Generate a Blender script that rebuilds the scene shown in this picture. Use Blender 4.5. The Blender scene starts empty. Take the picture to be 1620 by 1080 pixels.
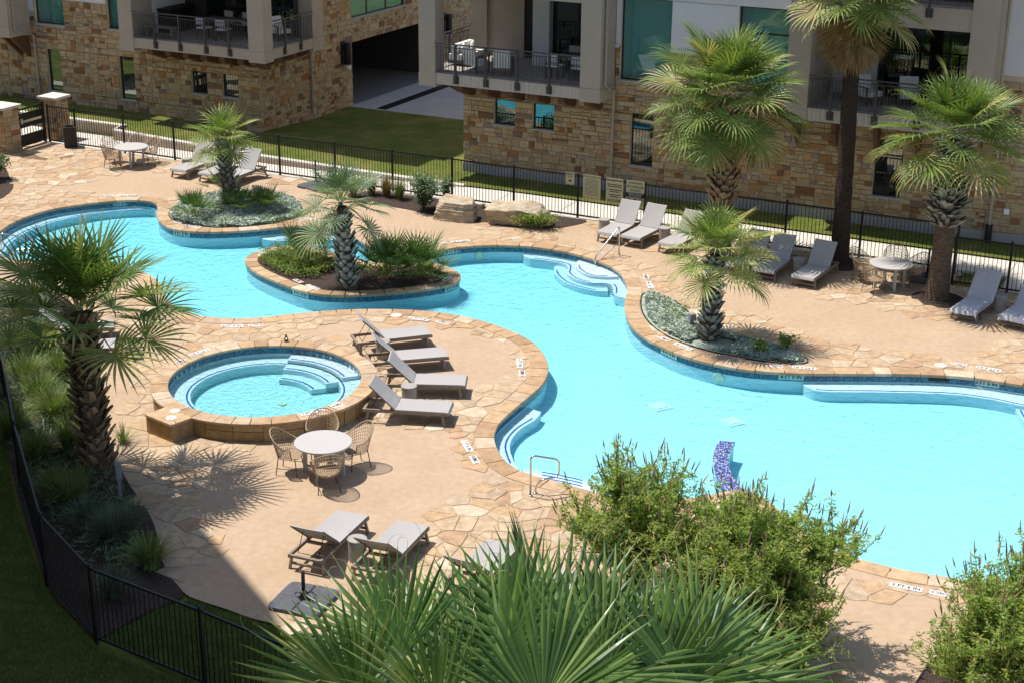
import bpy, math, random
import numpy as np
from mathutils import Matrix, Vector
from mathutils.geometry import tessellate_polygon
random.seed(7); rng = np.random.default_rng(7)
S = bpy.context.scene
COL = S.collection
R = math.radians

# ---------------------------------------------------------------- camera
FPX, CAMH, PITCH, ROLL = 2500.0, 14.35, R(20.46), R(0.51)
cp, sp, cr, sr = math.cos(PITCH), math.sin(PITCH), math.cos(ROLL), math.sin(ROLL)
FWD = Vector((0, cp, -sp)); DN = Vector((0, -sp, -cp)); EX = Vector((1, 0, 0))
RIGHT = EX * cr - DN * sr; DOWN = EX * sr + DN * cr
cam = bpy.data.cameras.new('camera'); camo = bpy.data.objects.new('camera', cam); COL.objects.link(camo)
cam.sensor_width = 36.0; cam.lens = FPX / 1620 * 36.0; cam.clip_start = 0.2; cam.clip_end = 2000
m = Matrix((RIGHT, -DOWN, -FWD)).transposed().to_4x4(); m.translation = Vector((0, 0, CAMH))
camo.matrix_world = m
S.camera = camo
# ---------------------------------------------------------------- sky and sun
SUN_EL, SUN_AZ = R(64.5), R(180 - 27)          # sun stands to the left and a little behind the scene
W = bpy.data.worlds.new('World'); S.world = W; W.use_nodes = True
wn = W.node_tree; bg = wn.nodes['Background']
sky = wn.nodes.new('ShaderNodeTexSky'); sky.sky_type = 'NISHITA'; sky.sun_disc = False
sky.sun_elevation = SUN_EL; sky.sun_rotation = math.atan2(math.cos(SUN_AZ), math.sin(SUN_AZ))
wn.links.new(sky.outputs[0], bg.inputs['Color']); bg.inputs['Strength'].default_value = 0.145
sl = bpy.data.lights.new('sun', 'SUN'); sl.energy = 4.8; sl.angle = R(0.5); sl.color = (1.0, 0.955, 0.89)
so = bpy.data.objects.new('sun', sl); COL.objects.link(so)
sv = Vector((math.cos(SUN_AZ) * math.cos(SUN_EL), math.sin(SUN_AZ) * math.cos(SUN_EL), math.sin(SUN_EL)))
so.rotation_euler = sv.to_track_quat('Z', 'Y').to_euler(); so.location = sv * 60
S.view_settings.view_transform = 'Standard'; S.view_settings.look = 'None'
S.view_settings.gamma = 1; S.view_settings.use_curve_mapping = False
S.view_settings.exposure = 0.40
S.cycles.transparent_max_bounces = 12; S.cycles.max_bounces = 8; S.cycles.use_denoising = True

# ---------------------------------------------------------------- where things stand
def G(px, py, z=0.0):
    """surveyed point of the site: sight line of the photograph met with the level z"""
    u, v = (px - 810) / FPX, (py - 540) / FPX
    d = FWD + RIGHT * u + DOWN * v
    t = (z - CAMH) / d.z
    return Vector((d.x * t, d.y * t, z))
FA = R(-26.3)                                   # direction of both facades
FE = Vector((math.cos(FA), math.sin(FA), 0)); FN = Vector((math.sin(FA), -math.cos(FA), 0))
CL = Vector((-9.97, 61.09, 0))                  # front corner of the left wing
CR = CL + FE * 9.66 + FN * 1.056                # front corner of the right wing
def LF(s, n, z=0.0): return CL + FE * s + FN * n + Vector((0, 0, z))
def dep(p): return (Vector(p) - camo.location).dot(FWD)

# ---------------------------------------------------------------- mesh helpers
class MB:
    def __init__(s): s.v = []; s.f = []; s.t = []; s.m = []; s.tint = 0.5; s.mi = 0
    def add(s, vs, fs):
        o = len(s.v); s.v += [tuple(p) for p in vs]; s.t += [s.tint] * len(vs)
        for f in fs: s.f.append(tuple(i + o for i in f)); s.m.append(s.mi)
    def box(s, c, d, rz=0.0, taper=1.0):
        x, y, z = d[0] / 2, d[1] / 2, d[2] / 2; a, b = math.cos(rz), math.sin(rz); vs = []
        for k in (-1, 1):
            q = taper if k > 0 else 1
            for i, j in ((-1, -1), (1, -1), (1, 1), (-1, 1)):
                X, Y = i * x * q, j * y * q
                vs.append((c[0] + X * a - Y * b, c[1] + X * b + Y * a, c[2] + k * z))
        s.add(vs, [(3, 2, 1, 0), (4, 5, 6, 7), (0, 1, 5, 4), (1, 2, 6, 5), (2, 3, 7, 6), (3, 0, 4, 7)])
    def bb(s, x0, x1, y0, y1, z0, z1): s.box(((x0 + x1) / 2, (y0 + y1) / 2, (z0 + z1) / 2), (x1 - x0, y1 - y0, z1 - z0))
    def tube(s, path, r, n=6, closed=False, caps=True):
        P = [Vector(p) for p in path]; k = len(P); rs = r if isinstance(r, (list, tuple)) else [r] * k
        vs = []; up = Vector((0, 0, 1)); prev = None
        for i in range(k):
            t = (P[(i + 1) % k] - P[i - 1]) if closed else (P[min(i + 1, k - 1)] - P[max(i - 1, 0)])
            if t.length < 1e-9: t = Vector((0, 0, 1))
            t.normalize()
            a = prev if prev is not None else (up if abs(t.z) < .9 else Vector((1, 0, 0)))
            x = (a - t * a.dot(t))
            if x.length < 1e-6: x = t.orthogonal()
            x.normalize(); y = t.cross(x); prev = x
            for j in range(n):
                q = 2 * math.pi * j / n; vs.append(P[i] + (x * math.cos(q) + y * math.sin(q)) * rs[i])
        fs = []
        for i in range(k if closed else k - 1):
            for j in range(n):
                a, b = i * n + j, i * n + (j + 1) % n; i2 = (i + 1) % k
                fs.append((a, b, i2 * n + (j + 1) % n, i2 * n + j))
        if caps and not closed: fs += [tuple(range(n - 1, -1, -1)), tuple((k - 1) * n + j for j in range(n))]
        s.add(vs, fs)
    def lathe(s, prof, n=24, c=(0, 0, 0)):
        vs = []; fs = []
        for r, z in prof:
            for j in range(n):
                q = 2 * math.pi * j / n; vs.append((c[0] + r * math.cos(q), c[1] + r * math.sin(q), c[2] + z))
        for i in range(len(prof) - 1):
            for j in range(n): fs.append((i * n + j, i * n + (j + 1) % n, (i + 1) * n + (j + 1) % n, (i + 1) * n + j))
        fs += [tuple(range(n - 1, -1, -1)), tuple((len(prof) - 1) * n + j for j in range(n))]
        s.add(vs, fs)
    def prism(s, poly, z0, z1, cham=0.0):
        n = len(poly); P = [Vector((p[0], p[1])) for p in poly]
        A = sum(P[i].x * P[(i + 1) % n].y - P[(i + 1) % n].x * P[i].y for i in range(n))
        if A < 0: P.reverse()
        c = sum(P, Vector((0, 0))) / n
        vs = [(p.x, p.y, z0) for p in P]
        if cham:
            vs += [(p.x, p.y, z1 - cham) for p in P]
            for p in P:
                d = c - p; q = p + d.normalized() * min(cham * 1.4, d.length * .4) if d.length > 1e-6 else p
                vs.append((q.x, q.y, z1))
            k = 2
        else: vs += [(p.x, p.y, z1) for p in P]; k = 1
        fs = [tuple(k * n + j for j in range(n))]
        for l in range(k):
            for j in range(n): fs.append((l * n + j, l * n + (j + 1) % n, (l + 1) * n + (j + 1) % n, (l + 1) * n + j))
        s.add(vs, fs)
    def mesh(s, name, mats=(), smooth=False):
        me = bpy.data.meshes.new(name); me.from_pydata(s.v, [], s.f)
        at = me.attributes.new('tint', 'FLOAT', 'POINT'); at.data.foreach_set('value', np.array(s.t, dtype=np.float32))
        for mm in (mats if isinstance(mats, (list, tuple)) else [mats]): me.materials.append(mm)
        if any(s.m): me.polygons.foreach_set('material_index', np.array(s.m, dtype=np.int32))
        if smooth: me.polygons.foreach_set('use_smooth', np.ones(len(s.f), dtype=bool))
        me.update(); return me
    def build(s, name, mats, parent=None, smooth=False, loc=None, kind=None):
        return ob(name, s.mesh(name, mats, smooth), parent, loc, kind)
def ob(name, me, parent=None, loc=None, kind=None):
    o = bpy.data.objects.new(name, me); COL.objects.link(o)
    if parent is not None: o.parent = parent
    if loc is not None: o.location = loc
    if kind: o['kind'] = kind
    return o
def np_obj(name, V, F, T, mats, parent=None, smooth=False, kind=None, loc=None):
    """mesh from numpy arrays: V (n,3), F (m,k), T (n,)"""
    me = bpy.data.meshes.new(name); k = F.shape[1]
    me.vertices.add(len(V)); me.vertices.foreach_set('co', np.asarray(V, np.float32).ravel())
    me.loops.add(F.size); me.loops.foreach_set('vertex_index', F.astype(np.int32).ravel())
    me.polygons.add(len(F)); me.polygons.foreach_set('loop_start', np.arange(0, F.size, k, dtype=np.int32))
    at = me.attributes.new('tint', 'FLOAT', 'POINT'); at.data.foreach_set('value', np.asarray(T, np.float32))
    me.materials.append(mats); me.update(calc_edges=True)
    if smooth: me.polygons.foreach_set('use_smooth', np.ones(len(F), dtype=bool))
    return ob(name, me, parent, loc, kind)
def thing(name, label, cat, loc=(0, 0, 0), rz=0.0, group=None):
    o = bpy.data.objects.new(name, None); COL.objects.link(o); o.location = loc; o.rotation_euler = (0, 0, rz)
    o.empty_display_size = .2
    return tag(o, label, cat, group)
def tag(o, label, cat, group=None):
    o['label'] = label; o['category'] = cat
    if group: o['group'] = group
    return o
KIDS = {}
def copy_tree(o, parent=None):
    c = o.copy(); COL.objects.link(c)
    if parent is not None: c.parent = parent
    for ch in o.children: copy_tree(ch, c)
    return c
def place(proto, first, loc, rz, label, group=None):
    o = proto if first else copy_tree(proto)
    o.location = loc; o.rotation_euler = (0, 0, rz); o['label'] = label
    if group: o['group'] = group
    return o
def sheet(name, loops, z, mat, kind='structure', parent=None):
    """flat sheet with holes; loops = [outer, hole, ...] of 2D points"""
    L3 = [[Vector((p[0], p[1], 0)) for p in lp] for lp in loops]
    tri = tessellate_polygon(L3); flat = [p for lp in L3 for p in lp]
    vs = [(p.x, p.y, z) for p in flat]; fs = []
    for a, b, c in tri:
        n = (flat[b] - flat[a]).cross(flat[c] - flat[a]).z
        fs.append((a, b, c) if n > 0 else (a, c, b))
    mb = MB(); mb.add(vs, fs); o = mb.build(name, mat, parent)
    if kind: o['kind'] = kind
    return o

# ---------------------------------------------------------------- materials
class NT:
    def __init__(s, name):
        s.mat = bpy.data.materials.new(name); s.mat.use_nodes = True; s.t = s.mat.node_tree
        s.bsdf = s.t.nodes['Principled BSDF']; s.out = s.t.nodes['Material Output']
    def n(s, ty, **kw):
        x = s.t.nodes.new('ShaderNode' + ty)
        for k, v in kw.items(): setattr(x, k, v)
        return x
    def l(s, a, b): s.t.links.new(a, b)
    def coord(s, kind='Object'): return s.n('TexCoord').outputs[kind]
    def noise(s, scale, detail=4, rough=.55, vec=None):
        x = s.n('TexNoise'); x.inputs['Scale'].default_value = scale; x.inputs['Detail'].default_value = detail
        x.inputs['Roughness'].default_value = rough
        s.l(vec if vec is not None else s.coord(), x.inputs['Vector']); return x.outputs['Fac']
    def ramp(s, fac, stops, interp='LINEAR'):
        x = s.n('ValToRGB'); e = x.color_ramp; e.interpolation = interp
        while len(e.elements) < len(stops): e.elements.new(.5)
        for el, (p, c) in zip(e.elements, stops): el.position = p; el.color = (*c, 1) if len(c) == 3 else c
        s.l(fac, x.inputs['Fac']); return x.outputs['Color']
    def mix(s, a, b, fac, mode='MIX'):
        x = s.n('Mix', data_type='RGBA', blend_type=mode)
        for q, i in ((fac, 0), (a, 6), (b, 7)):
            if hasattr(q, 'links'): s.l(q, x.inputs[i])
            elif i == 0: x.inputs[0].default_value = q
            else: x.inputs[i].default_value = (*q, 1)
        return x.outputs[2]
    def attr(s, name='tint'): return s.n('Attribute', attribute_name=name).outputs['Fac']
    def bump(s, h, strength=.3, dist=.02):
        x = s.n('Bump'); x.inputs['Strength'].default_value = strength; x.inputs['Distance'].default_value = dist
        s.l(h, x.inputs['Height']); s.l(x.outputs[0], s.bsdf.inputs['Normal']); return x.outputs[0]
    def fin(s, col=None, rough=.8, metal=0, spec=.3):
        b = s.bsdf
        if col is not None:
            if hasattr(col, 'links'): s.l(col, b.inputs['Base Color'])
            else: b.inputs['Base Color'].default_value = (*col, 1)
        b.inputs['Roughness'].default_value = rough; b.inputs['Metallic'].default_value = metal
        b.inputs['Specular IOR Level'].default_value = spec; return s.mat
def plain(name, col, rough=.7, metal=0, spec=.3, var=.12, scale=8, bump=0.0, bscale=60):
    t = NT(name); f = t.noise(scale, 5)
    lo = tuple(c * (1 - var) for c in col); hi = tuple(min(1, c * (1 + var)) for c in col)
    c = t.ramp(f, [(.3, lo), (.7, hi)])
    if bump: t.bump(t.noise(bscale, 3), bump, .01)
    return t.fin(c, rough, metal, spec)
def tinted(name, stops, rough=.85, var=(.75, 1.15), scale=5, bump=.35, bscale=25, stain=None, spec=.25, interp='LINEAR'):
    """each piece takes its own colour of the ramp by the tint stored on it, plus grain"""
    t = NT(name); c = t.ramp(t.attr(), stops, interp)
    g = t.ramp(t.noise(scale, 6, .65), [(.25, (var[0],) * 3), (.75, (var[1],) * 3)])
    c = t.mix(c, g, 1.0, 'MULTIPLY')
    if stain:
        f = t.ramp(t.noise(stain[1], 4, .6), [(stain[2], (0, 0, 0)), (stain[2] + .18, (1, 1, 1))])
        c = t.mix(c, stain[0], f)
    t.bump(t.noise(bscale, 5, .65), bump, .012)
    return t.fin(c, rough, 0, spec)
M = {}
def deck_mat():
    t = NT('exposed_aggregate'); f1 = t.noise(.7, 6, .62); f2 = t.noise(140, 2); f3 = t.noise(6, 5, .6)
    c = t.ramp(f1, [(.3, (.41, .30, .20)), (.7, (.47, .347, .239))])
    c = t.mix(c, t.ramp(f2, [(.3, (.72, .68, .64)), (.62, (1.08, 1.08, 1.08))]), 1, 'MULTIPLY')
    c = t.mix(c, t.ramp(f3, [(.25, (.88, .865, .85)), (.62, (1.04, 1.04, 1.04))]), 1, 'MULTIPLY')
    sp_ = t.ramp(t.noise(38, 2, .4), [(.63, (0, 0, 0)), (.69, (1, 1, 1))])
    c = t.mix(c, (.27, .165, .105), t.mix((0, 0, 0), (.55, .55, .55), sp_))
    t.bump(f2, .35, .006); return t.fin(c, .9, 0, .2)
M['deck'] = deck_mat()
M['flag'] = tinted('flagstone', [(0, (.36, .23, .14)), (.08, (.42, .275, .165)), (.16, (.45, .30, .17)), (.28, (.425, .305, .195)), (.45, (.455, .33, .21)), (.62, (.475, .355, .23)),
    (.76, (.44, .32, .21)), (.86, (.405, .30, .205)), (.95, (.50, .39, .265)), (1, (.56, .47, .36))], var=(.62, 1.24), scale=4.4, bump=.5, bscale=9, stain=((.42, .23, .10), 1.7, .62))
M['coping'] = tinted('coping_stone', [(0, (.36, .23, .13)), (.3, (.44, .29, .165)), (.6, (.50, .34, .20)), (.85, (.46, .33, .22)), (1, (.58, .46, .32))],
    var=(.62, 1.18), scale=4, bump=.5, bscale=10, stain=((.28, .18, .11), 2.4, .6))
M['spastone'] = tinted('spa_wall_stone', [(0, (.26, .155, .07)), (.4, (.36, .24, .11)), (.75, (.42, .30, .15)), (1, (.34, .24, .14))], var=(.6, 1.2), scale=5, bump=.6, bscale=9, stain=((.20, .12, .06), 3, .6))
M['stone'] = tinted('wall_stone', [(0, (.375, .265, .148)), (.30, (.425, .315, .185)), (.55, (.48, .37, .235)), (.66, (.43, .24, .10)), (.78, (.33, .165, .07)), (.9, (.17, .085, .045)), (1, (.30, .26, .23))],
    var=(.74, 1.14), scale=7, bump=.7, bscale=14, stain=((.34, .24, .14), 4, .64))
M['mortar'] = plain('mortar', (.52, .43, .32), .95, var=.1, bump=.3)
M['stucco'] = plain('taupe_stucco', (.385, .325, .265), .95, var=.06, scale=1.5, bump=.5, bscale=160)
M['white_stucco'] = plain('pale_stucco', (.62, .62, .63), .95, var=.05, scale=1.2, bump=.4, bscale=160)
M['soffit'] = plain('balcony_floor_concrete', (.30, .27, .24), .9, var=.12)
def conc(name, col):
    t = NT(name); c = t.ramp(t.noise(.9, 6, .65), [(.25, tuple(x * .85 for x in col)), (.75, tuple(min(1, x * 1.08) for x in col))])
    c = t.mix(c, t.ramp(t.noise(60, 3), [(.3, (.92,) * 3), (.7, (1.04,) * 3)]), 1, 'MULTIPLY')
    t.bump(t.noise(90, 3), .25, .006); return t.fin(c, .9)
M['walk'] = conc('sidewalk_concrete', (.60, .55, .48)); M['drive'] = conc('driveway_concrete', (.44, .42, .40))
M['garage'] = plain('interior_shade_colour', (.055, .055, .058), .95); M['garagefloor'] = conc('garage_floor_concrete', (.17, .165, .16))  # wall and floor colours darkened to imitate the deep shade inside the garage
M['found'] = conc('foundation_concrete', (.36, .345, .33)); M['retain'] = conc('retaining_concrete', (.50, .40, .30))
def drip():
    t = NT('stained_fascia'); tc = t.coord(); mp = t.n('Mapping'); mp.inputs['Scale'].default_value = (9, 9, .35)
    t.l(tc, mp.inputs['Vector']); f = t.noise(1.6, 5, .7, mp.outputs[0])
    c = t.ramp(f, [(.42, (.385, .325, .265)), (.62, (.50, .46, .42)), (.8, (.60, .58, .55))]); return t.fin(c, .95)
M['fascia'] = drip()
M['plaster'] = plain('pool_plaster', (.565, .625, .675), .6, var=.02, scale=2)
def mosaic(name, stops, sc=1.0):
    t = NT(name); tc = t.coord(); v = t.n('TexVoronoi', feature='F1'); v.inputs['Scale'].default_value = 38 * sc
    v.inputs['Randomness'].default_value = .15; t.l(tc, v.inputs['Vector'])
    sep = t.n('SeparateColor'); t.l(v.outputs['Color'], sep.inputs[0])
    c = t.ramp(sep.outputs[0], stops, 'CONSTANT'); return t.fin(c, .18, 0, .5)
M['tile'] = mosaic('waterline_mosaic', [(0, (.012, .06, .12)), (.3, (.02, .12, .20)), (.55, (.008, .03, .075)), (.8, (.05, .20, .27))])
M['mosaic'] = mosaic('blue_mosaic', [(0, (.045, .06, .22)), (.3, (.25, .29, .46)), (.5, (.025, .035, .14)), (.72, (.10, .14, .34)), (.92, (.56, .60, .72))])
M['stripe'] = plain('blue_tile_line', (.008, .075, .36), .25, spec=.5)
def water(name, dens, col, rip):
    t = NT(name); t.t.nodes.remove(t.bsdf)
    tr = t.n('BsdfTransparent'); gl = t.n('BsdfGlossy'); gl.inputs['Roughness'].default_value = .02
    tc = t.coord(); mp = t.n('Mapping'); mp.inputs['Scale'].default_value = (1, 1.0, 1); t.l(tc, mp.inputs['Vector'])
    h1 = t.noise(3.4 * rip, 3, .6, mp.outputs[0]); h2 = t.noise(12 * rip, 3, .6, mp.outputs[0])
    mx = t.n('Math', operation='MULTIPLY_ADD'); t.l(h2, mx.inputs[0]); mx.inputs[1].default_value = .35; t.l(h1, mx.inputs[2])
    b = t.n('Bump'); b.inputs['Strength'].default_value = .9; b.inputs['Distance'].default_value = .072; t.l(mx.outputs[0], b.inputs['Height'])
    fr = t.n('Fresnel'); fr.inputs['IOR'].default_value = 1.33; t.l(b.outputs[0], fr.inputs['Normal']); t.l(b.outputs[0], gl.inputs['Normal'])
    ms = t.n('MixShader'); t.l(fr.outputs[0], ms.inputs[0]); t.l(tr.outputs[0], ms.inputs[1]); t.l(gl.outputs[0], ms.inputs[2])
    t.l(ms.outputs[0], t.out.inputs['Surface'])
    va = t.n('VolumeAbsorption'); va.inputs['Color'].default_value = (*col, 1); va.inputs['Density'].default_value = dens
    t.l(va.outputs[0], t.out.inputs['Volume']); return t.mat
M['water'] = water('pool_water', .62, (.0, .895, .975), 1.0)
M['spawater'] = water('spa_water', .6, (.0, .90, .92), 1.8)
def grass_mat():
    t = NT('lawn_grass'); f = t.noise(.8, 7, .68); f2 = t.noise(45, 4, .7); f3 = t.noise(7, 4)
    c = t.ramp(f, [(.3, (.10, .145, .025)), (.52, (.16, .185, .038)), (.72, (.30, .235, .09))])
    c = t.mix(c, t.ramp(f2, [(.25, (.45,) * 3), (.75, (1.45,) * 3)]), 1, 'MULTIPLY')
    c = t.mix(c, t.ramp(f3, [(.3, (.8,) * 3), (.7, (1.15,) * 3)]), 1, 'MULTIPLY')
    t.bump(f2, 1.0, .05); return t.fin(c, .9, 0, .1)
M['grass'] = grass_mat()
def mulch_mat():
    t = NT('mulch'); f = t.noise(30, 4, .7); c = t.ramp(f, [(.3, (.02, .013, .01)), (.55, (.065, .042, .032)), (.78, (.17, .12, .10))])
    t.bump(f, 1.0, .04); return t.fin(c, .95)
M['mulch'] = mulch_mat()
M['metal'] = plain('black_metal', (.022, .020, .020), .45, .3, .4, var=.1)
M['bronze'] = plain('bronze_railing_metal', (.075, .068, .070), .4, .4, .4, var=.08)
M['steel'] = plain('stainless_steel', (.62, .62, .62), .18, 1.0, .5, var=.05)
M['wood'] = plain('weathered_teak', (.235, .185, .145), .8, var=.22, scale=14, bump=.2)
M['sling'] = plain('grey_sling_fabric', (.355, .336, .322), .85, var=.05, scale=40, bump=.35, bscale=220)
M['cover'] = plain('pale_grey_towel_fabric', (.44, .43, .455), .9, var=.05, bump=.3, bscale=120)
M['table'] = plain('pale_table_top', (.42, .40, .38), .6, var=.04, scale=30)
M['drum'] = plain('taupe_ceramic', (.33, .30, .265), .6, var=.08)
M['rattan'] = plain('woven_rattan', (.36, .265, .17), .7, var=.2, scale=30)
M['leg'] = plain('dark_chair_leg', (.10, .085, .075), .5, .2, var=.1)
M['cushion'] = plain('white_cushion', (.72, .70, .67), .9, var=.04)
M['corbel'] = plain('brown_timber', (.115, .060, .035), .75, var=.2, scale=6)
M['frame'] = plain('dark_window_frame', (.018, .016, .016), .4, var=.1)
M['down'] = plain('taupe_downspout', (.34, .29, .235), .6, var=.05)
M['umb'] = plain('charcoal_umbrella_base', (.085, .087, .10), .55, var=.08)
M['sign'] = plain('tan_sign', (.50, .45, .27), .5, var=.03)
M['ink'] = plain('black_ink', (.015, .015, .015), .6, var=.05)
M['white'] = plain('white_glazed_tile', (.80, .79, .76), .35, var=.03)
M['red'] = plain('red_print', (.55, .05, .03), .5, var=.03)
M['pinklid'] = plain('pink_lid', (.68, .50, .44), .5, var=.03)
M['lidw'] = plain('cream_lid', (.74, .66, .52), .5, var=.03)
M['box'] = plain('grey_utility_box', (.24, .25, .27), .5, var=.05)
M['boulder'] = None
def boulder_mat():
    t = NT('limestone'); tc = t.coord(); mp = t.n('Mapping'); mp.inputs['Scale'].default_value = (1, 1, 5); t.l(tc, mp.inputs['Vector'])
    f = t.noise(2.2, 8, .7, mp.outputs[0]); c = t.ramp(f, [(.3, (.16, .11, .065)), (.5, (.42, .33, .22)), (.7, (.56, .48, .37))])
    g = t.ramp(t.noise(3, 6, .7), [(.5, (0, 0, 0)), (.68, (.7, .7, .7))]); c = t.mix(c, (.36, .34, .31), g)
    t.bump(f, .9, .08); return t.fin(c, .95)
M['boulder'] = boulder_mat()
def glass_mat(name, body, refl, trans=0.0, tcol=(.5, .8, .75)):
    t = NT(name); t.t.nodes.remove(t.bsdf)
    d = t.n('BsdfDiffuse'); d.inputs['Color'].default_value = (*body, 1)
    g = t.n('BsdfGlossy'); g.inputs['Roughness'].default_value = .01; g.inputs['Color'].default_value = (.8, .95, .95, 1)
    base = d.outputs[0]
    if trans:
        tr = t.n('BsdfTransparent'); tr.inputs['Color'].default_value = (*tcol, 1); m1 = t.n('MixShader'); m1.inputs[0].default_value = trans
        t.l(base, m1.inputs[1]); t.l(tr.outputs[0], m1.inputs[2]); base = m1.outputs[0]
    ms = t.n('MixShader'); ms.inputs[0].default_value = refl; t.l(base, ms.inputs[1]); t.l(g.outputs[0], ms.inputs[2])
    t.l(ms.outputs[0], t.out.inputs['Surface']); return t.mat
M['glass'] = glass_mat('dark_window_glass', (.008, .010, .011), .24)
M['door_glass'] = glass_mat('dark_door_glass', (.006, .008, .008), .14)
M['teal'] = glass_mat('teal_window_glass', (.05, .14, .135), .2, .72, (.40, .74, .74))
def leaf_mat(name, stops, rough=.45, trans=.25, spec=.4, tcol=None):
    t = NT(name); c = t.ramp(t.attr(), stops); c = t.mix(c, t.ramp(t.noise(3, 3), [(.3, (.8,) * 3), (.7, (1.2,) * 3)]), 1, 'MULTIPLY')
    t.fin(c, rough, 0, spec); tl = t.n('BsdfTranslucent')
    t.l(t.mix(c, tcol or (1.3, 1.4, .6), 1, 'MULTIPLY'), tl.inputs['Color'])
    ms = t.n('MixShader'); ms.inputs[0].default_value = trans; t.l(t.bsdf.outputs[0], ms.inputs[1]); t.l(tl.outputs[0], ms.inputs[2])
    t.l(ms.outputs[0], t.out.inputs['Surface']); return t.mat
M['palm'] = leaf_mat('palm_leaf', [(0, (.06, .11, .035)), (.4, (.12, .19, .045)), (.7, (.23, .285, .08)), (.88, (.36, .34, .12)), (1, (.48, .38, .19))], .45, .28, .28)
M['palmnear'] = leaf_mat('near_palm_leaf', [(0, (.02, .055, .014)), (.3, (.055, .12, .024)), (.62, (.15, .23, .05)), (.88, (.36, .36, .11)), (1, (.52, .45, .22))], .36, .25, .4)
M['palmblue'] = leaf_mat('blue_green_palm_leaf', [(0, (.08, .13, .07)), (.5, (.14, .205, .105)), (.8, (.23, .28, .15)), (1, (.42, .36, .2))], .42, .25, .4)
M['deadleaf'] = leaf_mat('dead_palm_leaf', [(0, (.16, .09, .035)), (.5, (.27, .165, .07)), (1, (.42, .30, .16))], .8, .15, .2, (1.2, 1, .7))
M['petiole'] = leaf_mat('petiole', [(0, (.16, .19, .04)), (1, (.33, .30, .08))], .5, .05)
M['boot'] = tinted('palm_boot', [(0, (.15, .095, .06)), (.5, (.29, .195, .12)), (1, (.44, .33, .22))], var=(.6, 1.2), scale=12, bump=.6)
M['bootgrey'] = tinted('grey_palm_boot', [(0, (.17, .16, .135)), (.5, (.29, .285, .25)), (1, (.43, .43, .39))], var=(.6, 1.2), scale=12, bump=.6)
def trunk_mat(name, a, b):
    t = NT(name); tc = t.coord(); mp = t.n('Mapping'); mp.inputs['Scale'].default_value = (1, 1, 3.2); t.l(tc, mp.inputs['Vector'])
    f = t.noise(7, 6, .7, mp.outputs[0]); c = t.ramp(f, [(.3, a), (.7, b)]); t.bump(f, 1.0, .06); return t.fin(c, .95, 0, .1)
M['trunk'] = trunk_mat('palm_trunk', (.06, .042, .03), (.20, .145, .105))
M['trunkdark'] = trunk_mat('dark_palm_trunk', (.028, .02, .016), (.085, .06, .046))
M['bark'] = trunk_mat('shrub_bark', (.05, .04, .03), (.14, .11, .08))
M['vitex'] = leaf_mat('vitex_leaf', [(0, (.15, .235, .06)), (.45, (.245, .345, .09)), (.78, (.345, .405, .125)), (1, (.50, .42, .15))], .6, .5, .15)
M['spike'] = leaf_mat('flower_spike', [(0, (.17, .14, .22)), (.25, (.27, .20, .12)), (1, (.46, .34, .14))], .8, .1)
M['olean'] = leaf_mat('oleander_leaf', [(0, (.05, .10, .04)), (.6, (.10, .17, .075)), (1, (.20, .26, .13))], .5, .2)
M['pinkf'] = plain('pink_petal', (.70, .42, .45), .7)
M['orangef'] = plain('orange_petal', (.75, .22, .03), .7)
M['silver'] = leaf_mat('silver_groundcover', [(0, (.27, .33, .27)), (.5, (.40, .46, .385)), (1, (.54, .60, .52))], .8, .2, .1, (1, 1, .9))
M['lime'] = leaf_mat('green_groundcover', [(0, (.08, .15, .03)), (.5, (.16, .24, .045)), (1, (.30, .32, .09))], .7, .25, .2)
M['redgrass'] = leaf_mat('reddish_grass', [(0, (.12, .13, .03)), (.5, (.22, .15, .06)), (1, (.33, .18, .12))], .8, .2, .1)
M['tuft'] = leaf_mat('grass_blade', [(0, (.07, .12, .03)), (.5, (.14, .21, .05)), (1, (.32, .33, .13))], .6, .25, .2)
M['bluetuft'] = leaf_mat('blue_grass_blade', [(0, (.05, .08, .055)), (.5, (.09, .13, .085)), (1, (.18, .21, .13))], .6, .2, .2)
M['silvermat'] = plain('dense_silver_mat', (.30, .345, .28), .95, var=.35, scale=9, bump=.8, bscale=30)
# ================================================================ the setting: pool, deck, paving
def smooth_loop(px, z=0.0, step=.13):
    P = [G(x, y, z).xy for x, y in px]; n = len(P); out = []
    for i in range(n):
        a, b, c, d = P[i - 1], P[i], P[(i + 1) % n], P[(i + 2) % n]
        k = max(2, int((c - b).length / step))
        for j in range(k):
            t = j / k
            out.append(.5 * ((2 * b) + (c - a) * t + (2 * a - 5 * b + 4 * c - d) * t * t + (3 * b - a - 3 * c + d) * t ** 3))
    for _ in range(3): out = [(out[i - 1] + out[i] * 2 + out[(i + 1) % len(out)]) / 4 for i in range(len(out))]
    return out
def area(P): return sum(P[i - 1].x * P[i].y - P[i].x * P[i - 1].y for i in range(len(P))) / 2
def normals(P):
    """unit normals pointing away from the enclosed area"""
    s = 1 if area(P) > 0 else -1; N = []
    for i in range(len(P)):
        t = (P[(i + 1) % len(P)] - P[i - 1]).normalized(); N.append(Vector((t.y, -t.x)) * s)
    return N
def off(P, d):
    return [p + n * d for p, n in zip(P, normals(P))]
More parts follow.
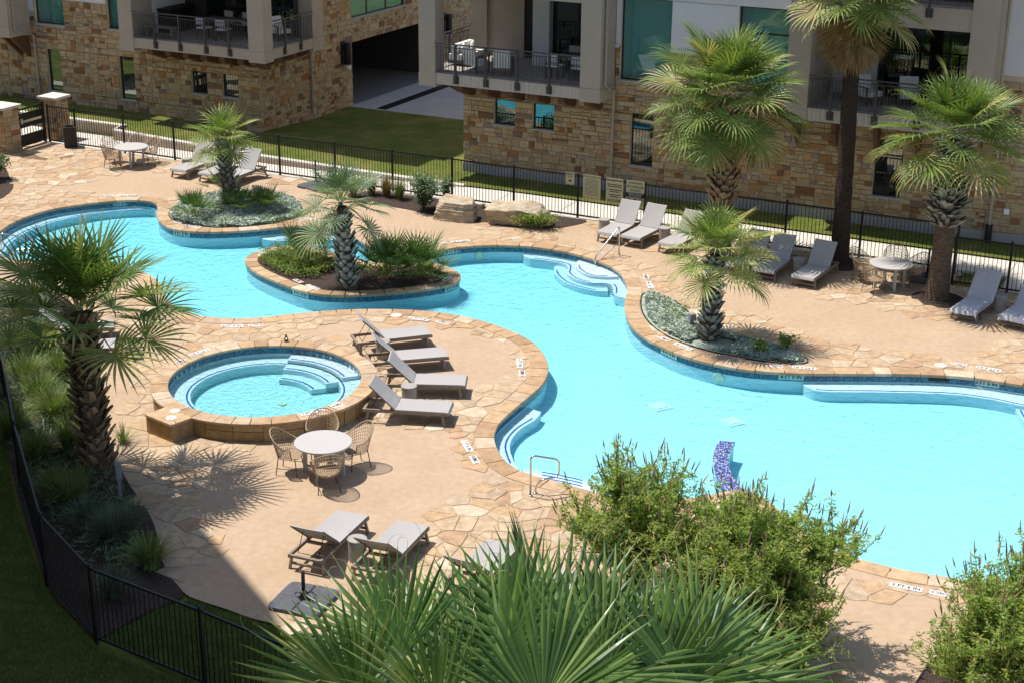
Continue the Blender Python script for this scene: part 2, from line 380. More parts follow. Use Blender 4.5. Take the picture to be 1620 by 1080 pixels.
POOL = smooth_loop([(-30, 388), (0, 366), (25, 350), (75, 333), (125, 324.5), (175, 319), (212, 317), (245, 320.5), (251, 330), (250, 345), (265, 359), (287, 365), (325, 367.5), (365, 366.5), (405, 364), (455, 359), (505, 358.5), (530, 362), (555, 370), (572, 382), (592, 391), (617, 396.5), (650, 399), (687, 397), (730, 391), (780, 388.5), (835, 390), (885, 397), (922, 405), (960, 418), (980, 430), (992, 447), (994, 462), (990, 478), (990, 490), (995, 506), (1003, 519), (1022, 535), (1042, 545), (1072, 559), (1110, 571), (1147, 579), (1185, 585), (1215, 587.5), (1265, 590), (1365, 590.5), (1465, 592), (1540, 597), (1590, 604.5), (1640, 613), (1720, 635), (1800, 690), (1820, 780), (1770, 870), (1670, 925), (1559, 924), (1496, 913.5), (1445, 906), (1399, 896), (1347, 882), (1300, 860), (1255, 828), (1222, 800), (1196, 781), (1170, 774), (1130, 783), (1080, 790), (1000, 791), (940, 780), (880, 762), (830, 750), (812, 741), (795, 728), (785, 712), (779, 692), (787, 670), (808, 650), (835, 627), (857, 607), (865.5, 587), (864, 572), (854, 555), (835, 538), (800, 522), (755, 507), (705, 497), (655, 492), (605, 490.5), (555, 491), (480, 496), (405, 504), (350, 504.5), (312, 500.5), (287, 492), (271, 483), (261, 472), (256, 458), (244, 441), (215, 428), (170, 421), (110, 418), (50, 413.5), (10, 410), (-30, 403)])
ISLE = smooth_loop([(389, 416), (392, 407), (405, 400), (430, 393), (458, 390), (490, 391.5), (520, 398), (550, 409), (590, 415.5), (640, 416.5), (685, 417.5), (715, 426), (727, 436), (724, 446), (703, 453), (665, 459), (617, 464), (555, 467.5), (515, 466.5), (480, 461), (442, 447.5), (405, 430.5)])
N0 = len(POOL)
WL, FLOOR = -.12, -.53
def wall_strip(P, z0, z1, d=0.0, inward=False):
    Q = off(P, d) if d else P; n = len(Q); mb = MB()
    vs = [(p.x, p.y, z0) for p in Q] + [(p.x, p.y, z1) for p in Q]; fs = []
    flip = (area(P) > 0) != inward
    for i in range(n):
        j = (i + 1) % n; fs.append((i, j, n + j, n + i) if flip else (j, i, n + i, n + j))
    mb.add(vs, fs); return mb
pool = sheet('pool_basin', [off(POOL, .03), ISLE], FLOOR, M['plaster'])
for P, inn in ((POOL, True), (ISLE, False)):
    wall_strip(P, FLOOR - .02, -.01, 0, inn).build('pool_wall', M['plaster'], pool, smooth=True)
    wall_strip(P, -.215, -.012, -.004 if inn else .004, inn).build('waterline_tile', M['tile'], pool, smooth=True)
def water_body(name, P, holes, zt, zb, mat):
    loops = [P] + holes; o = sheet(name, loops, zt, mat, None); me = o.data
    mb = MB(); base = 0
    L3 = [[Vector((p.x, p.y, 0)) for p in lp] for lp in loops]; flat = [p for lp in loops for p in lp]; n = len(flat)
    vs = [(p.x, p.y, zt) for p in flat] + [(p.x, p.y, zb) for p in flat]; fs = []
    for a, b, c in tessellate_polygon(L3):
        k = (flat[b] - flat[a]).cross(flat[c] - flat[a])
        if k < 0: b, c = c, b
        fs += [(a, b, c), (n + c, n + b, n + a)]
    for li, lp in enumerate(loops):
        s = (area(lp) > 0) != (li > 0); m_ = len(lp)
        for i in range(m_):
            a, b = base + i, base + (i + 1) % m_
            fs.append((a, n + a, n + b, b) if s else (b, n + b, n + a, a))
        base += m_
    mb.add(vs, fs); me2 = mb.mesh(name, mat); o.data = me2; bpy.data.meshes.remove(me); o['kind'] = 'structure'; return o
water_body('pool_water', off(POOL, .02), [off(ISLE, -.02)], WL, FLOOR - .05, M['water'])

# ---- benches and steps under water: outer edge runs along the wall
def ledge(name, px, z, zpx, mat=M['plaster'], parent=pool, line=True, z0=FLOOR, sm=2, closed_from=None, lw=.045):
    """px: free edge of a bench (seen at level zpx); the bench fills between it and the pool wall given by closed_from points"""
    P = [G(x, y, zpx).xy for x, y in px]; Q = [G(x, y, zpx).xy for x, y in closed_from]
    def cat(P):
        out = []
        for i in range(len(P) - 1):
            a = P[max(i - 1, 0)]; b = P[i]; c = P[i + 1]; d = P[min(i + 2, len(P) - 1)]; k = max(2, int((c - b).length / .12))
            for j in range(k):
                t = j / k; out.append(.5 * ((2 * b) + (c - a) * t + (2 * a - 5 * b + 4 * c - d) * t * t + (3 * b - a - 3 * c + d) * t ** 3))
        return out + [P[-1]]
    E = cat(P); B = cat(Q); poly = E + B[::-1]
    mb = MB(); n = len(poly); L = [[Vector((p.x, p.y, 0)) for p in poly]]
    vs = [(p.x, p.y, z) for p in poly] + [(p.x, p.y, z0 + .001) for p in poly]; fs = []
    for a, b, c in tessellate_polygon(L):
        if (poly[b] - poly[a]).cross(poly[c] - poly[a]) < 0: b, c = c, b
        fs.append((a, b, c))
    s = area(poly) > 0
    for i in range(n):
        j = (i + 1) % n; fs.append((i, n + i, n + j, j) if s else (j, n + j, n + i, i))
    mb.add(vs, fs); o = mb.build(name, mat, parent)
    if line:
        cen = sum(B, Vector((0, 0))) / len(B); K = []
        for i, p in enumerate(E):
            t = (E[min(i + 1, len(E) - 1)] - E[max(i - 1, 0)]).normalized(); nn = Vector((t.y, -t.x))
            if nn.dot(B[min(len(B) - 1, int(i / len(E) * len(B)))] - p) < 0: nn = -nn
            K.append((p, nn))
        K = K[3:-3]; mb = MB(); vs = []
        for p, nn in K: a = p + nn * .07; b = p + nn * (.07 + lw); vs += [(a.x, a.y, z + .004), (b.x, b.y, z + .004)]
        fs = []
        for i in range(len(K) - 1):
            q = (2 * i, 2 * i + 1, 2 * i + 3, 2 * i + 2); A, Bv, C = (Vector(vs[k]) for k in q[:3])
            fs.append(q if (Bv - A).cross(C - A).z > 0 else q[::-1])
        mb.add(vs, fs); mb.build('tile_line', M['stripe'], o)
    return o
def near_loop(P, a, b, z=0.0):
    """stretch of the outline P between the points nearest to pixels a and b, as pixels-free world points"""
    A, B = G(*a, z).xy, G(*b, z).xy
    ia = min(range(len(P)), key=lambda i: (P[i] - A).length); ib = min(range(len(P)), key=lambda i: (P[i] - B).length)
    n = len(P); f = (ib - ia) % n; g = (ia - ib) % n
    return [P[(ia + k) % n] for k in range(f + 1)] if f <= g else [P[(ia - k) % n] for k in range(g + 1)]
def px_of(p, z):
    d = Vector((p.x, p.y, z)) - camo.location; k = d.dot(FWD)
    return (810 + FPX * d.dot(RIGHT) / k, 540 + FPX * d.dot(DOWN) / k)
def bench(name, px, z, a, b, **kw):
    back = [px_of(p, z) for p in near_loop(POOL, a, b)]; back = back[::6] + [back[-1]]
    return ledge(name, px, z, z, closed_from=back, **kw)
bench('bench', [(1272, 609), (1283, 615), (1310, 619), (1400, 620), (1500, 623), (1560, 630), (1600, 638), (1680, 655)], -.26, (1272, 590), (1680, 622))
bench('bench', [(-20, 414), (8, 397), (15, 385), (45, 366), (90, 350), (150, 338), (200, 332.5), (250, 331)], -.27, (-32, 398), (252, 331))
bench('bench', [(416, 379), (436, 381), (470, 380), (505, 379), (535, 381), (562, 387)], -.26, (412, 364), (592, 391))
bench('step', [(828, 405), (838, 409), (862, 412), (894, 418), (898, 424), (897, 432), (908, 441), (930, 447), (962, 449), (970, 455), (972, 466), (990, 473)], -.25, (828, 390), (990, 478))
ledge('step', [(878, 421), (876, 428), (880, 436), (892, 446), (912, 454), (940, 460), (962, 461)], -.36, -.36, closed_from=[(893, 421), (905, 436), (930, 446), (960, 451)])
bench('step', [(914, 413), (911, 420), (916, 428), (932, 436), (955, 438), (984, 438)], -.165, (914, 403), (984, 434), z0=-.26)
bench('bench', [(856, 651), (848, 662), (826, 676), (812, 690), (806, 706), (812, 727), (820, 742)], -.28, (835, 628), (818, 744))
for k, z in enumerate((-.37, -.27, -.17)):
    d = 4.5 * (2 - k); bench('step', [(828, 749 - d), (850, 751 - d), (880, 756 - d), (915, 763.5 - d), (950, 773 - d)], z, (826, 749), (955, 784))
ledge('step', [(1604, 639), (1612, 655), (1626, 672), (1660, 690)], -.36, -.36, closed_from=[(1625, 636), (1650, 660), (1690, 690)])
# ---- lights, drains
def ring_disc(name, loc, r, parent, nrm=None):
    mb = MB(); mb.lathe([(r, -.02), (r, .012), (r * .82, .02), (r * .8, .012), (r * .3, .03)], 18); o = mb.build(name, M['lidw'], parent, True)
    o.location = loc
    if nrm is not None: o.rotation_euler = nrm.to_track_quat('Z', 'Y').to_euler()
    return o
def wall_spot(px, z):
    A = G(*px, z).xy; i = min(range(N0), key=lambda k: (POOL[k] - A).length); n = normals(POOL)[i]
    return POOL[i], -Vector((n.x, n.y, 0)), i
for px in ((1140, 592), (1546, 634), (756, 406), (210, 338)):
    p, n, i = wall_spot((px[0], px[1] - 18), 0); ring_disc('pool_light', (p.x + n.x * .015, p.y + n.y * .015, -.34), .15, pool, n)
for px in ((1044, 643), (1159, 667)):
    mb = MB(); mb.box((0, 0, .012), (.46, .46, .02)); mb.box((0, 0, .03), (.28, .28, .02)); o = mb.build('main_drain', M['white'], pool, loc=G(*px, FLOOR)); o.rotation_euler.z = R(28)
# ---- skimmer mouths on the tile band
for px in ((1490, 597),):
    p, n, i = wall_spot((px[0], px[1] - 6), 0); mb = MB(); mb.box((0, 0, 0), (.5, .02, .12)); o = mb.build('skimmer_mouth', M['ink'], pool); o.location = (p.x + n.x * .012, p.y + n.y * .012, -.09); o.rotation_euler.z = math.atan2(n.y, n.x) + math.pi / 2

# ---- the deck
DECK = [LF(-11.5, 4.35).xy, LF(28.1, 4.35).xy, LF(28.1, 5.75).xy, LF(48, 5.75).xy, Vector((40, 14)), Vector((6, 14)), G(700, 1075).xy] + \
       [G(*p).xy for p in ((520, 1010), (470, 998), (430, 985), (395, 976), (360, 963), (325, 952), (300, 943), (280, 928), (262, 905), (257, 885), (250, 850), (240, 820), (215, 785), (200, 762), (185, 735), (172, 700), (165, 650), (150, 560), (110, 480), (0, 440), (-120, 400))] + [LF(-16.5, 14).xy, LF(-12.5, 8).xy]
SPA = Vector((-5.80, 34.55)); SPAR, SPAO, SPAH = 2.28, 2.66, .46
SPAHOLE = [SPA + Vector((2.4 * math.cos(i * math.pi / 24), 2.4 * math.sin(i * math.pi / 24))) for i in range(48)]
deck = sheet('pool_deck', [DECK, off(POOL, .12), SPAHOLE], 0.0, M['deck'])
isle = sheet('planting_island', [off(ISLE, -.12)], -.005, M['mulch'])
def band_stones(P, w0, w1, lo, hi, z0, z1, parent, name, mat, skip=None, lip=0.0, side=1):
    """a row of cut stones along a closed outline, from offset w0 to w1"""
    n = len(P); A = off(P, w0 * side); B = off(P, w1 * side); i = 0; made = []
    seg = [(P[k] - P[(k + 1) % n]).length for k in range(n)]
    while i < n:
        L = random.uniform(lo, hi); j = i; acc = 0
        while j < n and acc < L: acc += seg[j]; j += 1
        if n - j < 3: j = n
        idx = [k % n for k in range(i, j + 1)]
        if len(idx) >= 2:
            k1, k2 = idx[0], idx[-1]; ta = (A[k2] - A[k1]); g = min(.18, .011 / max(ta.length, .02)); e = random.uniform(-.008, .008)
            inner = [A[k] for k in idx]; outer = [B[k] + (B[k] - A[k]).normalized() * (e + random.uniform(-.006, .006)) for k in idx]
            inner[0] = inner[0].lerp(inner[1], min(.45, .012 / max(.01, (inner[1] - inner[0]).length))); inner[-1] = inner[-1].lerp(inner[-2], min(.45, .012 / max(.01, (inner[-1] - inner[-2]).length)))
            outer[0] = outer[0].lerp(outer[1], min(.45, .012 / max(.01, (outer[1] - outer[0]).length))); outer[-1] = outer[-1].lerp(outer[-2], min(.45, .012 / max(.01, (outer[-1] - outer[-2]).length)))
            # thin the outline to keep a stone cheap
            if len(inner) > 4: inner = [inner[0], inner[len(inner) // 3], inner[2 * len(inner) // 3], inner[-1]]; outer = [outer[0], outer[len(outer) // 3], outer[2 * len(outer) // 3], outer[-1]]
            made.append(inner + outer[::-1])
        i = j
    for poly in made:
        if skip and skip(sum(poly, Vector((0, 0))) / len(poly)): continue
        mb = MB(); mb.tint = random.random(); mb.prism(poly, z0, z1 + random.uniform(-.003, .003), .008); mb.build(name, mat, parent)
def outside(c): d = Vector((c.x, c.y, 0)); px = px_of(d, 0); return not (-120 < px[0] < 1740 and 0 < px[1] < 1130)
band_stones(POOL, -.035, .40, .34, .72, -.055, .018, deck, 'coping_stone', M['coping'], outside)
band_stones(ISLE, .035, -.34, .34, .66, -.055, .018, isle, 'coping_stone', M['coping'])

# ---- flagstones: irregular slabs fitted together, everywhere on the deck but on the bare aggregate
SAND = [[(92, 302), (112, 291), (170, 279), (240, 270), (330, 283), (430, 287), (500, 305), (560, 320), (480, 328), (455, 308), (400, 300), (345, 302), (310, 312), (262, 312), (200, 308)],
        [(530, 322), (560, 321), (600, 327), (640, 333), (700, 342), (740, 349), (766, 358), (752, 370), (718, 378), (680, 383), (640, 384), (605, 374), (578, 359), (520, 345), (500, 335)],
        [(868, 367), (880, 360), (925, 357), (940, 374), (1045, 402), (1130, 425), (1190, 440), (1230, 452), (1256, 459), (1302, 471), (1345, 480), (1415, 495), (1470, 505), (1500, 513), (1560, 522), (1590, 532), (1589, 545), (1560, 556), (1520, 562), (1465, 562), (1390, 552), (1340, 545), (1305, 536), (1284, 535), (1244, 516), (1199, 498), (1162, 488), (1117, 467), (1085, 450), (1036, 427), (1010, 412), (960, 400), (897, 385)],
        [(440, 530), (487, 518), (560, 509), (640, 510), (690, 512), (745, 522), (775, 540), (792, 550), (802, 566), (804, 582), (796, 599), (775, 610), (748, 613), (712, 612), (690, 625), (640, 600), (600, 560), (560, 535), (500, 528)],
        [(400, 712), (470, 703), (540, 692), (563, 672), (690, 680), (702, 690), (718, 702), (722, 722), (740, 740), (746, 757), (732, 775), (712, 783), (695, 793), (690, 814), (669, 824), (660, 840), (600, 930), (560, 950), (545, 990), (520, 1000), (430, 985), (360, 963), (300, 943), (281, 909), (313, 897), (353, 884), (360, 865), (348, 848), (312, 815), (302, 798), (330, 770), (380, 740)],
        [(1345, 934), (1404, 952), (1433, 946), (1502, 955), (1560, 966), (1640, 972), (1700, 1150), (1330, 1150)],
        [(160, 560), (215, 600), (205, 640), (200, 690), (182, 690), (165, 620)], [(-80, 425), (60, 436), (110, 455), (60, 470), (-80, 455)]]
SANDW = [np.array([G(*p).xy for p in lp]) for lp in SAND]; DECKW = np.array(DECK); POOLW = np.array(POOL); ISLEW = np.array(ISLE)
def inside(pts, poly):
    x, y = pts[:, 0], pts[:, 1]; c = np.zeros(len(pts), bool); n = len(poly); j = n - 1
    for i in range(n):
        xi, yi = poly[i]; xj, yj = poly[j]
        if yi != yj: c ^= ((yi > y) != (yj > y)) & (x < (xj - xi) * (y - yi) / (yj - yi) + xi)
        j = i
    return c
def voronoi(pts, reach):
    """cells of a jittered point set, each cut from a square by the bisectors to its neighbours"""
    cells = []; grid = {}
    for i, p in enumerate(pts): grid.setdefault((int(p[0] // reach), int(p[1] // reach)), []).append(i)
    for i, p in enumerate(pts):
        gx, gy = int(p[0] // reach), int(p[1] // reach)
        nb = [k for a in (-1, 0, 1) for b in (-1, 0, 1) for k in grid.get((gx + a, gy + b), ()) if k != i]
        poly = [(p[0] - reach, p[1] - reach), (p[0] + reach, p[1] - reach), (p[0] + reach, p[1] + reach), (p[0] - reach, p[1] + reach)]
        nb.sort(key=lambda k: (pts[k][0] - p[0]) ** 2 + (pts[k][1] - p[1]) ** 2)
        for k in nb[:18]:
            q = pts[k]; mx, my = (p[0] + q[0]) / 2, (p[1] + q[1]) / 2; dx, dy = q[0] - p[0], q[1] - p[1]
            out = []; m_ = len(poly)
            for a in range(m_):
                A, B = poly[a], poly[(a + 1) % m_]; sa = (A[0] - mx) * dx + (A[1] - my) * dy; sb = (B[0] - mx) * dx + (B[1] - my) * dy
                if sa <= 0: out.append(A)
                if (sa < 0 < sb) or (sb < 0 < sa): t = sa / (sa - sb); out.append((A[0] + (B[0] - A[0]) * t, A[1] + (B[1] - A[1]) * t))
            poly = out
            if len(poly) < 3: break
        cells.append(poly)
    return cells
def make_flags():
    sp = .42; xs = np.arange(-22, 24, sp); ys = np.arange(17, 64, sp * .9); g = np.array([(x + (k % 2) * sp / 2, y) for k, y in enumerate(ys) for x in xs])
    g = g + rng.uniform(-.20, .20, g.shape)
    keep = rng.random(len(g)) > .22; g = g[keep]
    kill = inside(g, DECKW); d = np.stack([px_of(Vector(p), 0) for p in g]); vis = (d[:, 0] > -90) & (d[:, 0] < 1720) & (d[:, 1] > 150) & (d[:, 1] < 1130)
    g = g[vis & (inside(g, DECKW) | True)]
    cells = voronoi([tuple(p) for p in g], 1.3)
    ok = inside(g, DECKW)
    for s in SANDW: ok &= ~inside(g, s)
    ok &= ~inside(g, np.array(off(POOL, .36)))
    ok &= np.hypot(g[:, 0] - SPA.x, g[:, 1] - SPA.y) > SPAO - .12
    for b in BEDS: ok &= ~inside(g, b)
    NP = np.array(normals(POOL)); out = []
    for p, poly, k in zip(g, cells, ok):
        if not k or len(poly) < 3: continue
        q = np.array(poly); c = q.mean(0); r = q - c; L = np.hypot(r[:, 0], r[:, 1])[:, None]; q = c + r * np.clip((L - .016) / np.maximum(L, 1e-6), .3, 1)
        if np.hypot(*(q.max(0) - q.min(0))) > 1.7: continue
        dd = np.hypot(POOLW[None, :, 0] - q[:, None, 0], POOLW[None, :, 1] - q[:, None, 1]); j = dd.argmin(1)
        s = ((q - POOLW[j]) * NP[j]).sum(1)
        for a in range(len(q)):
            if s[a] < .415 and dd[a, j[a]] < 1.5: q[a] += NP[j[a]] * (.415 - s[a])
        if abs(sum(q[a - 1][0] * q[a][1] - q[a][0] * q[a - 1][1] for a in range(len(q)))) / 2 < .015: continue
        out.append(q)
    def size(q): x = q.mean(0); dd = dep((x[0], x[1], 0)); return sum(q[a - 1][0] * q[a][1] - q[a][0] * q[a - 1][1] for a in range(len(q))) / 2 / dd ** 3 * 1e5
    out.sort(key=lambda q: -abs(size(q)))
    rest = MB()
    for i, q in enumerate(out):
        mb = MB() if i < 300 else rest; mb.tint = random.random(); mb.prism([tuple(a) for a in q], -.02, .015 + random.uniform(-.004, .004), .008)
        if i < 300: mb.build('flagstone', M['flag'], deck)
    rest.build('flagstone_field', M['flag'], deck, kind='stuff')
BED_PX = {'far_left': [(-80, 250), (0, 262), (15, 281), (22, 295), (12, 309), (0, 316), (-80, 330)],
    'peninsula': [(268, 345), (270, 333), (288, 322), (315, 313), (345, 306), (385, 303), (420, 304), (450, 311), (470, 319), (478, 334), (472, 345), (445, 352), (400, 359), (350, 361), (305, 357), (276, 351)],
    'palm': [(1015, 470), (1020, 462), (1040, 465), (1072, 480), (1090, 497), (1112, 512), (1150, 528), (1200, 540), (1250, 556), (1284, 574), (1240, 576), (1180, 567), (1120, 555), (1070, 539), (1037, 520), (1017, 495)],
    'boulder': [(552, 306), (600, 303), (640, 309), (750, 323), (850, 336), (935, 348), (918, 355), (880, 362), (830, 361), (780, 356), (730, 349), (680, 340), (640, 331), (600, 325), (556, 318)],
    'left': [(-60, 430), (0, 447), (60, 455), (112, 480), (150, 560), (165, 645), (174, 700), (188, 735), (203, 764), (218, 785), (240, 820), (250, 850), (257, 885), (262, 905), (280, 926), (300, 943), (245, 962), (165, 1006), (153, 1012), (110, 968), (75, 925), (30, 790), (-8, 650), (-60, 520)],
    'right_corner': [(1462, 1064), (1474, 1045), (1497, 1031), (1545, 1024), (1700, 1000), (1800, 1160), (1440, 1160)],
    'shrub': [(1090, 905), (1160, 880), (1225, 900), (1265, 950), (1280, 1010), (1265, 1080), (1200, 1140), (1100, 1140), (1050, 1040)]}
BEDW = {k: smooth_loop(v, 0, .2) for k, v in BED_PX.items()}
def ringpts(c, r, n=28): return [Vector((c.x + r * math.cos(2 * math.pi * i / n), c.y + r * math.sin(2 * math.pi * i / n))) for i in range(n)]
BEDW['ring_a'] = ringpts(G(1484, 474).xy, .74); BEDW['ring_b'] = ringpts(G(1328, 418).xy, .70)
BEDS = [np.array(b) for b in BEDW.values()]
make_flags()
bed = {}
for k, P in BEDW.items():
    inset = .42 if k == 'peninsula' else 0
    bed[k] = sheet('planting_bed', [P], .014, M['silvermat' if k in ('palm', 'peninsula') else 'mulch'])
    band = MB(); Q = off(P, .03); n = len(P)
    vs = [(p.x, p.y, -.02) for p in P] + [(p.x, p.y, .03) for p in P] + [(p.x, p.y, .03) for p in Q] + [(p.x, p.y, -.02) for p in Q]
    fs = [(a * n + i, a * n + (i + 1) % n, (a + 1) * n + (i + 1) % n, (a + 1) * n + i) for a in range(3) for i in range(n)]
    if k in ('palm', 'peninsula', 'right_corner'): band.add(vs, fs); band.build('bed_edging', M['metal'], bed[k])
# ---- ground and lawns
ring = [Vector((500 * math.cos(2 * math.pi * i / 48), 500 * math.sin(2 * math.pi * i / 48))) for i in range(48)]
sheet('ground', [ring, off(POOL, .14), SPAHOLE], -.05, M['grass'])
def lawn_h(s, y):
    """level of the upper lawn: y is the distance behind the left wing's front"""
    f = .40 if s < -4 else (.30 - .018 * max(0, s) - .03 * max(0, y)); return max(f, .05)
mb = MB(); ss = np.linspace(-22, 40, 63); ys = np.linspace(-2.45, 6.5, 20); vs = []; fs = []
for s in ss:
    lim = -2.40 if s < -4.8 else -np.interp(s, [-4.7, 2.2, 7.4, 10.6, 12.4, 40], [3.0, 3.3, 3.18, 2.88, 2.72, 2.70])
    for y in ys:
        yy = lim + (y + 2.45) / (6.5 + 2.45) * (6.5 - lim); p = LF(s, -yy); vs.append((p.x, p.y, (.40 if s < -4.7 else max(.06, .36 - .026 * (s + 4.7) if s < 6 else .08)) if yy < 0 else max(.04, (.40 if s < -4.7 else max(.06, .36 - .026 * (s + 4.7) if s < 6 else .08)) - .05 * yy)))
ny = len(ys)
for i in range(len(ss) - 1):
    for j in range(ny - 1): a = i * ny + j; fs.append((a, a + ny, a + ny + 1, a + 1))
mb.add(vs, fs); lawn = mb.build('lawn', M['grass'], smooth=True); lawn['kind'] = 'structure'
# ---- walk behind the fence, retaining wall, driveway
walk = bpy.data.objects.new('sidewalk', None); COL.objects.link(walk); walk['kind'] = 'structure'
def quad_slab(s0, s1, n0, n1, z0, z1, name, mat, parent):
    mb = MB(); P = [LF(s0, n0), LF(s1, n0), LF(s1, n1), LF(s0, n1)]; mb.prism([(p.x, p.y) for p in P], z0, z1, .008); return mb.build(name, mat, parent)
s = -24.0
while s < 40:
    quad_slab(s + .006, s + 2.42, 4.34 if s < 27.5 else 5.74, 2.72, -.045, .035, 'concrete_slab', M['walk'], walk); s += 2.43
for a, b in ((-17.5, 28.0),): quad_slab(a, b, 4.62, 4.36, -.04, .022, 'fence_kerb', M['walk'], walk)
rw = thing('retaining_wall', 'low tan retaining wall with pale cap holding up the lawn beside the walk', 'wall')
def rwall(s0, s1, n0, n1, h0, h1):
    for nm, mt, a, b, zz in (('wall_face', M['retain'], 0, .20, 0), ('cap', M['walk'], -.02, .24, 1)):
        mb = MB(); P = [LF(s0, n0 + .0 - a), LF(s1, n1 - a), LF(s1, n1 - b), LF(s0, n0 - b)]
        P = [LF(s0, n0 - a), LF(s1, n1 - a), LF(s1, n1 - b), LF(s0, n0 - b)]; H = [h0, h1, h1, h0]
        lo = [-.04] * 4 if not zz else [h for h in H]; hi = H if not zz else [h + .07 for h in H]
        vs = [(p.x, p.y, z) for p, z in zip(P, lo)] + [(p.x, p.y, z) for p, z in zip(P, hi)]
        mb.add(vs, [(3, 2, 1, 0), (4, 5, 6, 7), (0, 1, 5, 4), (1, 2, 6, 5), (2, 3, 7, 6), (3, 0, 4, 7)]); mb.build(nm, mt, rw)
rwall(-16, -4.75, 2.46, 2.46, .40, .40); rwall(-4.95, -4.75, 2.45, 3.12, .385, .385); rwall(-4.75, 2.2, 3.1, 3.38, .36, .22); rwall(2.2, 7.4, 3.38, 3.26, .22, .12); rwall(7.4, 10.6, 3.26, 2.95, .12, .03)
quad_slab(0.02, 12, -6.55, -36, -.03, .045, 'driveway', M['drive'], None)['kind'] = 'structure'
dr = quad_slab(1.25, 1.75, -6.7, -24, .0, .052, 'drain_grate', M['metal'], None); dr['kind'] = 'structure'
# ---- the spa
spa = thing('spa', 'round raised stone spa with a square corner block beside the loungers', 'hot tub', (SPA.x, SPA.y, 0))
def ringmesh(prof, n=72, a0=0, a1=2 * math.pi, closed=True):
    mb = MB(); vs = []; fs = []; k = len(prof)
    for i in range(n + (0 if closed else 1)):
        q = a0 + (a1 - a0) * i / n
        for r, z in prof: vs.append((r * math.cos(q), r * math.sin(q), z))
    m_ = n if closed else n + 1
    for i in range(n):
        for j in range(k - 1): fs.append((i * k + j, ((i + 1) % m_) * k + j, ((i + 1) % m_) * k + j + 1, i * k + j + 1))
    mb.add(vs, fs); return mb
ringmesh([(SPAR + .3, -.04), (SPAR + .3, SPAH - .06)]).build('wall_core', M['mortar'], spa)
q = 0
while q < 2 * math.pi - .02:                       # facing stones of the ring wall
    w = random.uniform(.12, .26); w = min(w, 2 * math.pi - q); cut = random.random() < .35; zs = [-.02, random.uniform(.15, .27), SPAH - .06] if cut else [-.02, SPAH - .06]
    for z0, z1 in zip(zs, zs[1:]):
        mb = MB(); mb.tint = random.random(); ro = SPAR + .33 + random.uniform(0, .012)
        vs = []; a, b = q + .004, q + w - .004
        for ang in (a, (a + b) / 2, b):
            for r, z in ((SPAR + .295, z0 + .006), (ro, z0 + .008), (ro, z1 - .008), (SPAR + .295, z1 - .006)): vs.append((r * math.cos(ang), r * math.sin(ang), z))
        fs = [(i * 4 + j, (i + 1) * 4 + j, (i + 1) * 4 + j + 1, i * 4 + j + 1) for i in (0, 1) for j in (0, 1, 2)] + [(0, 1, 2, 3), (11, 10, 9, 8)]
        mb.add(vs, fs); mb.build('facing_stone', M['spastone'], spa)
    q += w
q = 0
while q < 2 * math.pi - .02:                       # its coping
    w = min(random.uniform(.13, .25), 2 * math.pi - q); mb = MB(); mb.tint = random.random(); a, b = q + .003, q + w - .003; ri, ro = SPAR - .03, SPAO
    an = [a, (a + b) / 2, b]; poly = [(ri * math.cos(t), ri * math.sin(t)) for t in an] + [(ro * math.cos(t), ro * math.sin(t)) for t in reversed(an)]
    mb.prism(poly, SPAH - .055, SPAH + random.uniform(-.003, .004), .007); mb.build('coping_stone', M['coping'], spa); q += w
ringmesh([(SPAR, SPAH - .06), (SPAR, -.10), (0.01, -.10)]).build('basin', M['plaster'], spa, smooth=False)
ringmesh([(SPAR - .004, SPAH - .058), (SPAR - .004, SPAH - .22)]).build('waterline_tile', M['tile'], spa)
ringmesh([(SPAR - .002, .14), (SPAR - .52, .14), (SPAR - .52, -.10)]).build('bench', M['plaster'], spa)
ringmesh([(SPAR - .42, .145), (SPAR - .46, .145)]).build('tile_line', M['stripe'], spa)
for k, (r, z) in enumerate(((.42, .235), (.82, .145), (1.2, .03))):     # entry steps on the far right side
    a0, a1 = R(22), R(82); ringmesh([(SPAR - .003, z), (SPAR - r, z), (SPAR - r, -.09)], 24, a0, a1, False).build('step', M['plaster'], spa)
    for a in (a0, a1): 
        mb = MB(); mb.add([((SPAR - .003) * math.cos(a), (SPAR - .003) * math.sin(a), z), ((SPAR - r) * math.cos(a), (SPAR - r) * math.sin(a), z), ((SPAR - r) * math.cos(a), (SPAR - r) * math.sin(a), -.09), ((SPAR - .003) * math.cos(a), (SPAR - .003) * math.sin(a), -.09)], [(0, 1, 2, 3)]); mb.build('step_side', M['plaster'], spa)
    ringmesh([(SPAR - r + .10, z + .005), (SPAR - r + .055, z + .005)], 24, a0 + .03, a1 - .03, False).build('tile_line', M['stripe'], spa)
mb = MB(); Pn = [Vector(((SPAR - .003) * math.cos(2 * math.pi * i / 64), (SPAR - .003) * math.sin(2 * math.pi * i / 64))) for i in range(64)]
wv = [(p.x, p.y, SPAH - .14) for p in Pn] + [(p.x, p.y, -.14) for p in Pn]
mb.add(wv, [tuple(range(64)), tuple(range(127, 63, -1))] + [(i, 64 + i, 64 + (i + 1) % 64, (i + 1) % 64) for i in range(64)]); mb.build('water', M['spawater'], spa)
